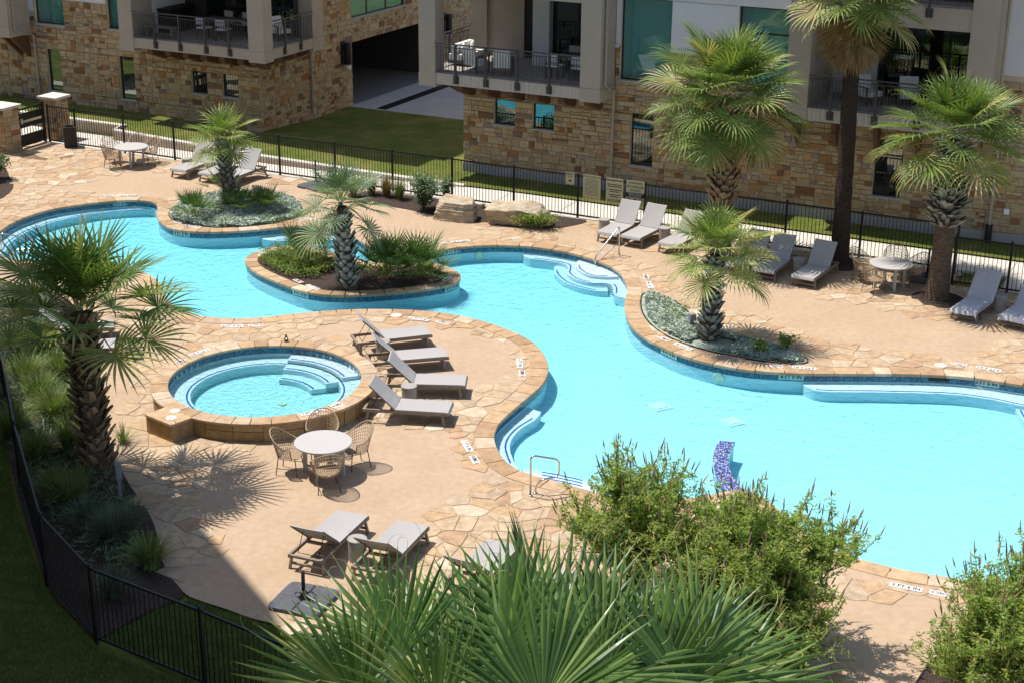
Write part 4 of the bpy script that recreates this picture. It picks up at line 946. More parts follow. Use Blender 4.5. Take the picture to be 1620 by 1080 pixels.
# ---------------------------------------------------------------- fences
def fence(label, pts, gap=None, h=1.5, sp=.112, ind=True, base=.02):
    t = thing('metal_fence', label, 'fence', (0, 0, 0), 0, None); pts = [Vector((p[0], p[1], 0)) for p in pts]; pick = []
    pm = MB(); pm.box((0, 0, h / 2 - .04), (.062, .062, h - .04)); pm.lathe([(.042, h - .06), (.05, h - .045), (.042, h - .01), (.02, h + .015)], 8); pme = pm.mesh('post', M['metal'])
    km = MB(); km.box((0, 0, h / 2), (.016, .016, h - .14)); kme = km.mesh('picket', M['metal'])
    for i, (a, b) in enumerate(zip(pts, pts[1:])):
        d = b - a; ang = math.atan2(d.y, d.x); L = d.length; c = (a + b) / 2
        for zz in (h - .075, .10): 
            r_ = MB(); r_.box((0, 0, 0), (L - .06, .036, .04)); o = r_.build('rail', M['metal'], t); o.location = (c.x, c.y, zz + base); o.rotation_euler.z = ang
        n = max(1, int(L / sp))
        for k in range(1, n): p = a + d * (k / n); pick.append((p, ang))
    for p in pts: o = ob('post', pme, t, (p.x, p.y, base)); o.rotation_euler.z = FA
    pick.sort(key=lambda q: dep(q[0]) + (0 if -40 < px_of(q[0], 0)[0] < 1660 else 500))
    for p, ang in pick[:300]: o = ob('picket', kme, t, (p.x, p.y, base)); o.rotation_euler.z = ang
    if pick[300:]:
        mb = MB()
        for p, ang in pick[300:]: mb.box((p.x, p.y, h / 2 + base), (.016, .016, h - .14), ang)
        mb.build('picket_row', M['metal'], t, kind='stuff')
    return t
fs_ = [-6.65] + [-5.33 + 2.34 * i for i in range(15)]
fence('long black metal picket fence running between the pool deck and the walk', [LF(s, 4.55) for s in fs_])
fence('short black fence corner behind the lounger at the far right', [LF(28.0, 4.75), LF(28.15, 5.8)] + [LF(28.15 + 1.55 * i, 5.8) for i in range(1, 9)])
nearf = [G(-60, 545).xy, (-11.35, 33.3), (-10.0, 29.3), G(75, 925).xy, G(153, 1015).xy, G(325, 1090).xy]
nf = fence('black metal picket fence curving along the shaded near lawn', [(-13.2, 37.5), (-11.75, 33.9), (-10.15, 29.6), tuple(G(75, 925).xy), tuple(G(153, 1015).xy), (-4.96, 22.2), (-2.85, 20.75), (-.6, 19.6), (1.6, 18.9)], base=.0)
# gate and its two stone pillars
def pillar(c, w, h, label):
    t = thing('stone_pillar', label, 'pillar', c, FA); lbox(t, 'pillar_core', M['mortar'], -w / 2 + .04, w / 2 - .04, -w / 2 + .04, w / 2 - .04, -.05, h)
    rnd = random.Random(int(c.x * 100))
    for mp in (lambda a, z, d: (a, -w / 2 + .04 - d, z), lambda a, z, d: (w / 2 - .04 + d, a, z)):
        out = []; coursed((-w / 2 + .03, w / 2 - .03, -.03, h - .01), rnd, out)
        for r in out:
            mb = MB(); mb.tint = tone(rnd); mbox(mb, mp, r[0] + .008, r[1] - .008, r[2] + .008, r[3] - .008, .0, rnd.uniform(.03, .045)); mb.build('stone', M['stone'], t)
    lbox(t, 'cap', M['walk'], -w / 2 - .08, w / 2 + .08, -w / 2 - .08, w / 2 + .08, h, h + .09)
pillar(G(-2, 243) - FN * .4, .85, 1.68, 'stone gate pillar with pale cap at the left edge of the picture')
pillar(G(83, 222) - FN * .3, .75, 1.62, 'stone gate pillar with pale cap between the gate and the long fence')
gp, gq = G(33, 237), G(72, 225); gd = gq - gp
gt = thing('metal_gate', 'dark metal gate with two solid panels between the stone pillars', 'gate', gp, math.atan2(gd.y, gd.x)); gl = gd.length
for x in (0, gl): lbox(gt, 'post', M['metal'], x - .05, x + .05, -.05, .05, 0, 1.6)
for z in (1.5,): lbox(gt, 'rail', M['metal'], .05, gl - .05, -.025, .025, z - .03, z + .03)
for z0, z1 in ((.08, .52), (.78, .96), (1.06, 1.34)): lbox(gt, 'solid_panel', M['metal'], .06, gl - .06, -.02, .02, z0, z1)
for k in range(1, 9): lbox(gt, 'picket', M['metal'], k * gl / 9 - .01, k * gl / 9 + .01, -.012, .012, .52, .78); lbox(gt, 'picket', M['metal'], k * gl / 9 - .01, k * gl / 9 + .01, -.012, .012, 1.34, 1.47)
lbox(gt, 'latch', M['steel'], .08, .2, -.06, -.02, .95, 1.15)
sf = fence('short stretch of black fence between the left pillar and the gate', [G(16, 243).xy, gp.xy])
# ================================================================ pool furniture
def make_lounger(ang):
    """2 m sling lounger, foot end at x=0, head end at x=2"""
    t = thing('sun_lounger', '', 'sun lounger'); w = .33; zr = .30
    for s in (-1, 1):
        b = MB(); b.bb(.02, 2.0, s * w - .022, s * w + .022, zr - .035, zr + .035); b.build('side_rail', M['wood'], t)
        for x, lean in ((.16, -.05), (1.88, .05)):
            b = MB(); P = [(x - .03, zr - .035), (x + .03, zr - .035), (x + .03 + lean, 0), (x - .03 + lean, 0)]; vs = [(q[0], s * w + k * .02 + (.03 * s if q[1] == 0 else 0), q[1]) for k in (-1, 1) for q in P]
            b.add(vs, [(0, 1, 2, 3), (7, 6, 5, 4), (0, 4, 5, 1), (1, 5, 6, 2), (2, 6, 7, 3), (3, 7, 4, 0)]); b.build('leg', M['wood'], t)
    for x, z in ((.13, .12), (1.91, .12)): b = MB(); b.bb(x - .02, x + .02, -w, w, z - .02, z + .02); b.build('cross_bar', M['wood'], t)
    for x in (.05, 1.97, 1.35): b = MB(); b.bb(x - .03, x + .03, -w + .02, w - .02, zr - .02, zr + .025); b.build('cross_bar', M['wood'], t)
    def sling(path, name, mat, th=.018):
        b = MB(); vs = []; n = len(path); k = 6
        for lay in (0, 1):
            for (x, z, dip) in path:
                for j in range(k + 1): y = -w - .012 + (2 * w + .024) * j / k; vs.append((x, y, z + (th if lay == 0 else 0) - dip * (1 - (2 * j / k - 1) ** 2)))
        m_ = k + 1; q = n * m_; fs = []
        for i in range(n - 1):
            for j in range(k): a = i * m_ + j; fs += [(a, a + m_, a + m_ + 1, a + 1), (q + a + 1, q + a + m_ + 1, q + a + m_, q + a)]
            fs += [(i * m_, q + i * m_, q + (i + 1) * m_, (i + 1) * m_), ((i + 1) * m_ + k, q + (i + 1) * m_ + k, q + i * m_ + k, i * m_ + k)]
        for j in range(k): fs += [(j + 1, q + j + 1, q + j, j), ((n - 1) * m_ + j, q + (n - 1) * m_ + j, q + (n - 1) * m_ + j + 1, (n - 1) * m_ + j + 1)]
        b.add(vs, fs); return b.build(name, mat, t, smooth=False)
    sling([(0, zr - .03, 0), (.03, zr + .03, .0), (.12, zr + .04, .012), (.5, zr + .04, .02), (.9, zr + .04, .02), (1.2, zr + .04, .012), (1.245, zr + .035, .0)], 'seat', M['sling'])
    c, s_ = math.cos(ang), math.sin(ang); L = .82
    sling([(1.25 + c * u * L - s_ * v, zr + .05 + s_ * u * L + c * v, d) for u, v, d in ((0, 0, 0), (.2, 0, .02), (.5, 0, .03), (.8, 0, .02), (.97, .0, .01), (1.0, -.02, .01))], 'backrest', M['sling'])
    for s in (-1, 1):
        b = MB(); b.tube([(1.25, s * (w - .0), zr + .03), (1.25 + c * L * .98, s * (w - .0), zr + .03 + s_ * L * .98)], .014, 5); b.build('back_frame', M['wood'], t)
        b = MB(); b.tube([(1.25 + c * L * .6, s * .22, zr + .04 + s_ * L * .6), (1.25 + c * L * .6 + .22, s * .22, zr + .02)], .008, 5); b.build('prop', M['metal'], t)
    b = MB(); b.tube([(1.25 + c * L * .6 + .22, -.22, zr + .02), (1.25 + c * L * .6 + .22, .22, zr + .02)], .008, 5); b.build('prop_bar', M['metal'], t); return t
def put(protos, key, foot, other, zf, label, group, zo=None):
    """foot: middle of the foot edge, other: a second point on the centre line (nearer the head)"""
    a = G(*foot, zf); b = G(*other, zo if zo is not None else zf); d = b - a; rz = math.atan2(d.y, d.x)
    pr, used = protos[key]; o = place(pr, not used, (a.x, a.y, 0), rz, label, group); protos[key][1] = True; return o
def drape(o, ang, seed):
    """creased loose cover thrown over a lounger"""
    from mathutils import noise as mn
    path = [(-.03, .22, 0), (.0, .345, 0)] + [(x, .352, 0) for x in np.linspace(.08, 1.2, 16)] + [(1.25 + math.cos(ang) * u - math.sin(ang) * .03, .37 + math.sin(ang) * u, 0) for u in np.linspace(.03, .84, 12)]; b = MB(); k = 14; vs = []
    for i, (x, z, _) in enumerate(path):
        for j in range(k + 1): y = -.37 + .74 * j / k; q = Vector((x * 2.2 + y * 1.5, y * 2.4, seed)); w = abs(mn.noise(q * 1.6)) * .045 + abs(mn.noise(q * 4)) * .02; vs.append((x, y, z + w - (.05 if j in (0, k) else 0)))
    b.add(vs, [(i * (k + 1) + j, (i + 1) * (k + 1) + j, (i + 1) * (k + 1) + j + 1, i * (k + 1) + j + 1) for i in range(len(path) - 1) for j in range(k)]); b.build('loose_cover', M['cover'], o, True)
LP_ = {'mid': [make_lounger(R(44)), False], 'low': [make_lounger(R(40)), False], 'high': [make_lounger(R(52)), False]}
gS = 'loungers between the spa and the river bend'; gB = 'loungers along the fence'; gN = 'loungers on the near deck'
put(LP_, 'mid', (679, 523), (561, 536), .33, 'farthest of the four grey loungers beside the spa, feet towards the pool', gS)
put(LP_, 'mid', (707, 557), (585, 567), .33, 'second grey lounger from the far end of the row beside the spa', gS)
put(LP_, 'mid', (739, 602), (607, 599), .33, 'third grey lounger of the spa row with a side table in front of it', gS)
put(LP_, 'mid', (714.5, 645), (577, 637), .33, 'nearest lounger of the spa row, closest to the round table', gS)
put(LP_, 'low', (559.5, 810.5), (479, 884), .33, 'grey lounger seen from behind next to the square umbrella base', gN)
put(LP_, 'low', (654, 827), (580, 903), .33, 'grey lounger right of the drum table, partly behind the near palm fans', gN)
put(LP_, 'low', (799, 857), (725, 930), .33, 'grey lounger on flagstones half hidden by the near palm fans', gN)
put(LP_, 'low', (915, 905), (845, 972), .33, 'grey lounger almost wholly hidden by the near palm fans', gN)
put(LP_, 'high', (281, 269.5), (316.5, 256.7), .33, 'lounger left of the small palm, nearest the far left dining set', gB)
put(LP_, 'high', (325, 276), (360, 263.3), .33, 'lounger directly behind the trunk of the small palm', gB)
put(LP_, 'high', (357, 281), (391.5, 268), .33, 'lounger right of the small palm with its head by the fence', gB)
put(LP_, 'high', (959.5, 370), (988.5, 354), .33, 'left lounger under the pool rule signs, beside a drum table', gB)
put(LP_, 'high', (996.7, 376), (1029, 360), .33, 'right one of the two loungers in front of the warning sign', gB)
put(LP_, 'high', (1056, 387), (1088, 371), .33, 'lounger whose foot end shows left of the fan palm fronds', gB)
put(LP_, 'high', (1165, 421), (1195, 402), .33, 'shaded lounger hidden behind the fronds of the poolside palm', gB)
put(LP_, 'high', (1206, 428.5), (1234, 409), .33, 'shaded lounger left of the tall palm trunk, in its shadow', gB)
put(LP_, 'high', (1269, 439.5), (1297.6, 420), .33, 'lounger at the foot of the tall dark palm trunk', gB)
drape(put(LP_, 'high', (1524, 492), (1554, 471), .33, 'lounger with a creased pale cover right of the mulch ring', gB), R(52), 3)
drape(put(LP_, 'high', (1601, 503.5), (1631, 482), .33, 'lounger cut off by the right edge of the picture', gB), R(52), 8)
put(LP_, 'mid', (182, 512), (75, 521), .33, 'farther of the two loungers behind the left palm', 'loungers behind the left palm')
put(LP_, 'mid', (219, 541), (105, 549), .33, 'nearer of the two loungers behind the left palm', 'loungers behind the left palm')
def make_drum():
    t = thing('side_table', '', 'side table'); b = MB(); b.lathe([(.165, 0), (.172, .01), (.178, .41), (.17, .43)], 28); b.build('drum', M['drum'], t, False)
    b = MB(); b.lathe([(.182, .43), (.19, .437), (.19, .448), (.183, .456)], 28); b.build('top', M['drum'], t); return t
dr_ = make_drum(); first = True
for px, lb in (((605.4, 539.2), 'taupe drum table between the two farthest loungers beside the spa'), ((647, 609.6), 'taupe drum table between the two nearest loungers beside the spa'), ((565, 851), 'pale drum table between the two near loungers seen from behind'),
        ((295, 251), 'drum table left of the lounger nearest the far left dining set'), ((332.6, 255.8), 'drum table between loungers left of the small palm'), ((956, 347), 'drum table under the pool rules sign, left of the loungers'),
        ((1052, 360.5), 'drum table behind the fan palm fronds by the fence'), ((1265, 409), 'shaded drum table between the loungers by the tall palm'), ((1583, 468), 'drum table between the two loungers at the right edge')):
    place(dr_, first, G(px[0], px[1], .45).xy.to_3d(), 0, lb, 'drum side tables'); first = False
# ---- dining sets
def make_table():
    t = thing('dining_table', '', 'table'); b = MB(); b.lathe([(.58, .695), (.60, .70), (.61, .715), (.61, .738), (.60, .745)], 56); b.build('tabletop', M['table'], t)
    for k in range(4):
        a = k * math.pi / 2 + .78; c, s_ = math.cos(a), math.sin(a)
        b = MB(); b.box((c * .42, s_ * .42, .345), (.075, .075, .69), a); b.build('leg', M['table'], t)
    for k in (0, 1): b = MB(); b.box((0, 0, .10 + k * .041), (.82, .06, .04), .78 + k * math.pi / 2); b.build('stretcher', M['table'], t)
    return t
def make_chair():
    """rattan tub chair: woven shell of horizontal and upright canes on thin dark legs; faces -y"""
    t = thing('rattan_chair', '', 'chair')
    def shell(u, v):   # u: -1..1 round the shell, v: 0 seat level .. 1 rim
        a = u * R(118); rim = .64 + .31 * max(0, math.cos(a * .82)) ** 1.6; rr = .25 + .095 * v
        return Vector((math.sin(a) * rr * 1.02, math.cos(a) * rr + .045 * v, .37 + (rim - .37) * v))
    b = MB()
    for i in range(7):
        v = i / 7 + .02; b.tube([shell(-1 + 2 * k / 18, v) for k in range(19)], .0065, 4, caps=False)
    for k in range(27): u = -1 + 2 * k / 26; b.tube([shell(u, v) for v in (0, .25, .5, .75, 1)], .0055, 4, caps=False)
    b.build('woven_shell', M['rattan'], t)
    b = MB(); b.tube([shell(-1, 0.0)] + [shell(-1 + 2 * k / 26, 1.0) for k in range(27)] + [shell(1, .0)], .014, 6); b.build('rim', M['rattan'], t)
    b = MB(); 
    for k in range(14): y = -.26 + k * .04; wd = .235 if y < .02 else math.sqrt(max(.001, .26 ** 2 - max(0, y) ** 2)) * .95; b.box((0, y, .41), (2 * wd, .031, .016))
    for k in range(7): b.box((-.18 + k * .06, -.03, .40), (.014, .44, .012))
    b.build('seat', M['rattan'], t)
    for sx in (-1, 1):
        for sy in (-1, 1): b = MB(); b.tube([(sx * .19, sy * .18, .40), (sx * .235, sy * .235, 0)], .011, 6); b.build('leg', M['leg'], t)
        b = MB(); b.tube([(sx * .217, -.21, .15), (sx * .217, .21, .15)], .008, 5); b.build('stretcher', M['leg'], t)
    return t
tb, ch = make_table(), make_chair(); f1 = f2 = True
SETS = (((511.2, 697.6), 'near', 'on the bare deck below the spa', (((462, 717), 'left'), ((509, 672), 'far side'), ((563, 708), 'right'), ((517, 744), 'near side'))),
        ((207, 231.7), 'far left', 'by the gate', (((175, 239), 'left'), ((189, 248), 'near side'), ((230, 242), 'right'), ((225, 231), 'far side'))),
        ((1410, 416), 'right', 'between the two palm trunks', (((1366, 423), 'left'), ((1393, 438), 'near side'), ((1443, 430), 'right'), ((1421, 408), 'far side'))))
for tp, nm, wh, chs in SETS:
    c = G(*tp, .745).xy.to_3d(); place(tb, f1, c, .55 if nm == 'near' else .9, 'round pale dining table %s, the %s of three sets' % (wh, nm), 'round dining tables'); f1 = False
    for p, sd in chs:
        q = G(*p, .42).xy.to_3d(); d = q - c; d = d.normalized() * max(.74, min(d.length, .95)); q = c + d; rz = math.atan2(d.y, d.x) - math.pi / 2 + random.uniform(-.12, .12)
        place(ch, f2, q, rz, 'rattan chair, %s, at the round table %s' % (sd, wh), 'rattan chairs round the dining tables'); f2 = False
# ---- umbrella bases
def umbrella_base(c, rz, label, w=1.0, pole=.62):
    t = thing('umbrella_base', label, 'umbrella base', c, rz, 'umbrella bases without umbrellas'); g = .006; h = w / 2; r = .12
    for sx in (-1, 1):
        for sy in (-1, 1):
            arc = [(h - r + r * math.sin(a), h - r + r * math.cos(a)) for a in (0, .4, .8, 1.2, math.pi / 2)]
            b = MB(); b.prism([(sx * x, sy * y) for x, y in [(g, g), (g, h)] + arc + [(h, g)]], .005, .085, .016); b.build('weight', M['umb'], t)
    b = MB(); b.lathe([(.10, .085), (.10, .10), (.06, .13), (.055, .22), (.045, .23)], 16); b.build('socket', M['metal'], t, True)
    b = MB(); b.lathe([(.034, .2), (.034, pole)], 14); b.build('pole', M['metal'], t, True)
    b = MB(); b.tube([(.05, -.03, .17), (.16, -.08, .15), (.26, -.10, .14)], .016, 6); b.build('handle', M['metal'], t)
    b = MB(); b.tube([(-.18, .0, .12), (-.12, -.04, .2), (0, -.06, .2), (.12, .06, .2), (.2, .1, .12)], .011, 6); b.build('clamp', M['metal'], t); return t
umbrella_base(G(481, 951), R(-20), 'charcoal square umbrella base with bare post near the shade edge')
umbrella_base(G(500, 296), R(-40), 'charcoal umbrella base behind the island palm by the fence', pole=.95)
umbrella_base(G(1466, 443), R(-15), 'shaded umbrella base with bare post beside the right dining table', pole=.95)
# ---- litter bin
tbn = thing('trash_bin', 'black square litter bin in front of the fence by the gate', 'trash bin', G(112, 233), R(18))
b = MB(); b.box((0, 0, .37), (.46, .46, .74)); b.build('body', M['metal'], tbn)
b = MB()
for x0, x1, y0, y1 in ((-.25, .25, -.25, -.13), (-.25, .25, .13, .25), (-.25, -.13, -.13, .13), (.13, .25, -.13, .13)): b.bb(x0, x1, y0, y1, .742, .80)
b.build('lid', M['metal'], tbn)
# ---- handrails
def handrail(label, pts, posts, r=.021):
    t = thing('handrail', label, 'handrail'); b = MB()
    P = [Vector(p) for p in pts]; out = [P[0]]
    for i in range(1, len(P) - 1):                       # rounded bends
        a, q, c = P[i - 1], P[i], P[i + 1]; k = min(.12, (a - q).length * .45, (c - q).length * .45); A = q + (a - q).normalized() * k; C = q + (c - q).normalized() * k
        out += [A.lerp(q, x).lerp(q.lerp(C, x), x) for x in (0, .25, .5, .75, 1)]
    out.append(P[-1]); b.tube(out, r, 10); b.build('rail', M['steel'], t, True)
    for p in posts: b = MB(); b.lathe([(.05, 0), (.05, .014), (.03, .03)], 14, (p[0], p[1], p[2])); b.build('base_plate', M['steel'], t, True)
    return t
def hv(px, z): return G(px[0], px[1], z)
a = G(839, 785); b_ = G(847, 780.5); dirp = (G(900, 748, 0) - G(846, 770, 0)).normalized(); dirp = Vector((dirp.x * .9 + .35, dirp.y * .4 + .05, 0)).normalized()
a.z = b_.z = .015
handrail('steel grab rail at the near steps of the pool beside the shrub', [a, a + Vector((0, 0, .92)), a + dirp * .62 + Vector((.0, 0, .74)), a + dirp * .62 + Vector((.0, 0, .36)), a + dirp * .22 + Vector((0, 0, .34)), b_ + Vector((.0, .0, .14)), b_], [a, b_])
a = G(979, 403.5); b_ = G(972, 401.5); q = G(926, 417, .0); a.z = b_.z = .015; dv = (Vector((q.x, q.y, 0)) - Vector((a.x, a.y, 0))); dv = dv.normalized()
handrail('steel grab rail at the far curved entry steps', [a, a + Vector((0, 0, .90)), a + dv * .98 + Vector((0, 0, .12)), a + dv * .98 + Vector((0, 0, -.14)), a + dv * .22 + Vector((0, 0, .30)), a + dv * .06 + Vector((0, 0, .36))], [a])
a = G(5, 417); a.z = .015; dv = Vector((.97, .12, 0))
handrail('steel grab rail at the left end of the pool behind the palm', [a, a + Vector((0, 0, .92)), a + dv * 1.0 + Vector((0, 0, .70)), a + dv * 1.0 + Vector((0, 0, .42)), a + dv * .25 + Vector((0, 0, .38)), a + dv * .2], [a, a + dv * .2])
# ---- little things
def utility(px, h, label, s=1.0):
    t = thing('utility_post', label, 'outlet post', G(*px), R(20), 'grey outlet posts in the beds'); b = MB(); b.box((0, 0, h * .35), (.10 * s, .07 * s, h * .7)); b.build('post', M['box'], t)
    b = MB(); b.box((0, 0, h * .78), (.17 * s, .15 * s, h * .44)); b.build('box', M['box'], t); b = MB(); b.box((0, -.08 * s, h * .78), (.14 * s, .02, h * .36)); b.build('cover', M['box'], t)
utility((1094, 520), .42, 'grey outlet post in the silver groundcover beside the poolside palm'); utility((191, 788), .80, 'grey post in the left bed at the foot of the left palm', .75); utility((397, 318), .34, 'dark outlet post beside the pale rock on the planted point')
b = MB(); c = G(453, 540, SPAH); b.lathe([(.06, 0), (.06, .012)], 14); o = b.build('base', M['ink']); sp_ = thing('spout', 'small black loop fitting on the far rim of the spa', 'fitting', c); o.parent = sp_
b = MB(); b.tube([(.042 * math.cos(x), 0, .07 + .045 * math.sin(x)) for x in np.linspace(0, 2 * math.pi, 14)[:-1]], .013, 6, True); b.build('loop', M['ink'], sp_, True); b = MB(); b.lathe([(.02, .115), (.025, .13), (.02, .175), (.01, .185)], 10); b.build('head', M['ink'], sp_, True)
b = MB(); c = G(76, 249); P = [(.95 * (1 + .25 * math.sin(5 * q + 1)) * math.cos(q), .42 * (1 + .22 * math.sin(3 * q)) * math.sin(q)) for q in np.linspace(0, 2 * math.pi, 30)[:-1]]
pt = NT('wet_stone'); M['wet'] = pt.fin(pt.ramp(pt.noise(4), [(.3, (.17, .11, .06)), (.7, (.24, .165, .09))]), .35, 0, .5)
b.prism(P, .013, .0165); o = b.build('wet_patch', M['wet']); o.location = (c.x, c.y, 0); o['kind'] = 'structure'
for px in ((627, 500), (1488, 578.5)):
    b = MB(); b.lathe([(.16, 0), (.16, .01), (.15, .014)], 20); b.build('skimmer_lid', M['pinklid'], deck, loc=G(*px) + Vector((0, 0, .014)))
# ---------------------------------------------------------------- writing
TXT = {}
def text_mesh(body, mat, name='lettering', bold=.0):
    if (body, mat) in TXT: return TXT[(body, mat)]
    cu = bpy.data.curves.new('text', 'FONT'); cu.body = body; cu.size = 1; cu.align_x = 'CENTER'; cu.align_y = 'CENTER'; cu.offset = bold; cu.resolution_u = 2; cu.space_line = .9
    o = bpy.data.objects.new('text', cu); COL.objects.link(o); dg = bpy.context.evaluated_depsgraph_get(); me = bpy.data.meshes.new_from_object(o.evaluated_get(dg))
    bpy.data.objects.remove(o); me.materials.clear(); me.materials.append(M[mat]); me.name = name; TXT[(body, mat)] = me; return me
def fit(me, w, h):
    xs = [v.co.x for v in me.vertices]; ys = [v.co.y for v in me.vertices]; return w / (max(xs) - min(xs)), h / (max(ys) - min(ys))
def marker(parent, c, ang, body, w, h=.15, z=.021, nd=False, base=None):
    b = MB(); b.box((0, 0, 0), (w, h, .008)); o = b.build('depth_marker', M['white'], parent); o.location = Vector((c.x, c.y, z)) - (base or Vector((0, 0, 0))); o.rotation_euler.z = ang
    me = text_mesh(body, 'ink', bold=.03); fx, fy = fit(me, w * (.62 if nd else .86), h * .72); t = ob('lettering', me, o, (-w * .13 if nd else 0, 0, .0065)); t.scale = (fx, fy, 1)
    if nd:
        r = MB(); r.tube([(.05 * math.cos(x), .05 * math.sin(x), 0) for x in np.linspace(0, 2 * math.pi, 15)[:-1]], .006, 4, True); r.tube([(-.036, .036, 0), (.036, -.036, 0)], .006, 4); r.build('no_diving_symbol', M['red'], o, loc=(w * .36, 0, .006))
    for k in (1, 2, 3):
        if not nd: g = MB(); g.box((0, 0, 0), (.004, h, .009)); g.build('tile_joint', M['mortar'], o, loc=(-w / 2 + w * k / 4, 0, .0005))
    return o
def mk(px, ang_px, body, nd=False, w=None):
    c = G(*px); q = G(px[0] + ang_px[0], px[1] + ang_px[1]); d = q - c; marker(deck, c, math.atan2(d.y, d.x), body, w or (.40 if nd else .60), nd=nd)
F36, F40, F46, ND = '3 FT 6 IN', '4 FT 0 IN', '4 FT 6 IN', 'NO DIVING'
for px, a_, bd in (((201, 310), (-10, .4), F36), ((169, 311.2), (-10, .9), ND), ((305, 359.5), (10, 2), F36), ((282, 353), (10, 3.5), ND), ((367, 517), (10, .3), F40), ((405, 516), (10, -.4), ND),
        ((663, 506), (10, 1.6), F40), ((701, 511.5), (10, 2), ND), ((822, 575), (1.4, 10), F40), ((826, 591), (1.5, 10), ND), ((739, 706), (6, 10), F36), ((751, 728), (6, 10), ND),
        ((1022, 439), (-4, -10), ND), ((1028, 452), (-5, -10), F46), ((1051, 537), (-10, -4), ND), ((1081, 549), (-10, -4), F40), ((1226, 579.5), (-10, -1.0), ND), ((1272, 582.5), (-10, -.8), F40),
        ((1517, 577), (-10, -1.6), ND), ((1564, 584), (-10, -1.7), F36), ((1433, 929.5), (10, 2), F36), ((1488, 940), (10, 2), ND), ((697, 386), (-10, .5), ND), ((728, 383), (-10, .9), F40), ((505, 348), (-10, .0), F36), ((478, 347), (-10, .0), ND)):
    mk(px, a_, bd, bd == ND)
for px, a_, bd in (((472, 446), (10, 4.5), ND), ((495, 455.5), (10, 4), F46), ((708, 441.5), (-10, 8.0), F40), ((694, 451), (10, -4.5), ND), ((418, 402), (-10, 4.5), F40)):
    c = G(*px); q = G(px[0] + a_[0], px[1] + a_[1]); d = q - c; marker(isle, c, math.atan2(d.y, d.x), bd, .40 if bd == ND else .55, .14, .021, bd == ND)
for px, bd in (((494, 652), F36), ((535, 640), ND), ((316, 557), F36), ((284, 572), ND)):
    c = G(*px, SPAH); d = Vector((c.x - SPA.x, c.y - SPA.y, 0)); ang = math.atan2(d.y, d.x) + math.pi / 2; marker(spa, c, ang, bd, .38 if bd == ND else .58, .14, SPAH + .006, bd == ND, Vector((SPA.x, SPA.y, 0)))
def wl_marker(P, px, body, inward, parent):
    A = G(*px).xy; i = min(range(len(P)), key=lambda k: (P[k] - A).length); n = normals(P)[i] * (-1 if inward else 1); n = Vector((n.x, n.y, 0)); p = Vector((P[i].x, P[i].y, 0)) + n * .012
    b = MB(); b.box((0, 0, 0), (.62, .15, .008)); o = b.build('waterline_marker', M['tealw'], parent); x = Vector((-n.y, n.x, 0)); mm_ = Matrix((x, Vector((0, 0, 1)), n)).transposed().to_4x4(); mm_.translation = p + Vector((0, 0, -.10)); o.matrix_world = mm_
    me = text_mesh(body, 'ink', bold=.03); fx, fy = fit(me, .52, .10); t = ob('lettering', me, o, (0, 0, .0065)); t.scale = (fx, fy, 1)
M['tealw'] = plain('pale_teal_tile', (.34, .47, .46), .3)
for px, bd in (((191, 318), F36), ((286, 364), F36), ((717, 394), F40), ((1057, 552), F40), ((1251, 589), F40), ((1562, 599), F36)): wl_marker(POOL, px, bd, True, pool)
for px, bd in (((474, 459), F46), ((716, 449), F40)): wl_marker(ISLE, px, bd, False, pool)
# ---- signs on the fence
def sign(label, x0, x1, y0, y1, lines, mats=None):
    """board wired to the pool side of the fence; corners read off the photograph"""
    def onf(px, py):
        u, v = (px - 810) / FPX, (py - 540) / FPX; d = FWD + RIGHT * u + DOWN * v; o = LF(0, 4.60); t = (o - camo.location).dot(FN) / d.dot(FN); return camo.location + d * t
    A, B = onf(x0, y0), onf(x1, y1); c = (A + B) / 2; w = (B - A).dot(FE); h = A.z - B.z; h = abs(h)
    t = thing('sign', label, 'sign', c, FA); t.rotation_euler = (math.pi / 2, 0, FA)
    b = MB(); b.box((0, 0, 0), (w, h, .008)); b.build('board', M['sign'], t)
    for (body, cx, cy, ww, hh, mt) in lines:
        me = text_mesh(body, mt, bold=.02); fx, fy = fit(me, w * ww, h * hh); o = ob('lettering', me, t, (w * cx, h * cy, .006)); o.scale = (fx, fy, 1)
    return t, w, h
sign('small tan sign with an arrow high on the fence left of the rules', 895, 908.5, 272, 293, [('EMERGENCY', 0, .36, .85, .13, 'ink'), ('PHONE', 0, .16, .55, .13, 'ink')])[0]
sg, w, h = bpy.data.objects['sign'], .26, .3
b = MB(); b.add([(-.06, -.10, .006), (.01, -.10, .006), (.01, -.13, .006), (.07, -.08, .006), (.01, -.03, .006), (.01, -.06, .006), (-.06, -.06, .006)], [(0, 1, 2, 3, 4, 5, 6)]); b.build('arrow', M['ink'], sg)
def print_rows(t, w, h, rows, mt='ink'):
    """fine print too small to read in the photograph: broken rows of word-long strokes"""
    rnd = random.Random(int(h * 1e4) + len(rows)); b = MB()
    for cy, ww, hh in rows:
        x = -ww / 2 * w
        while x < ww / 2 * w - .01: L = min(rnd.uniform(.02, .07), ww / 2 * w - x); b.box((x + L / 2, cy * h, .006), (L, hh * h, .003)); x += L + .012
    b.build('print_rows', M[mt], t)
t_, w, h = sign('large tan pool policies sign densely printed, leftmost of the big ones', 923, 949.5, 276, 318, [('POOL POLICIES', 0, .43, .9, .06, 'ink')])
print_rows(t_, w, h, [(.36, .5, .012)] + [(.30 - .052 * k, .84 - .1 * (k % 3 == 2), .014) for k in range(13)]); print_rows(t_, w, h, [(-.44, .9, .022)], 'red')
t_, w, h = sign('tan sign with five blocks of printed rules, middle of the big ones', 959.5, 985, 281, 323, [])
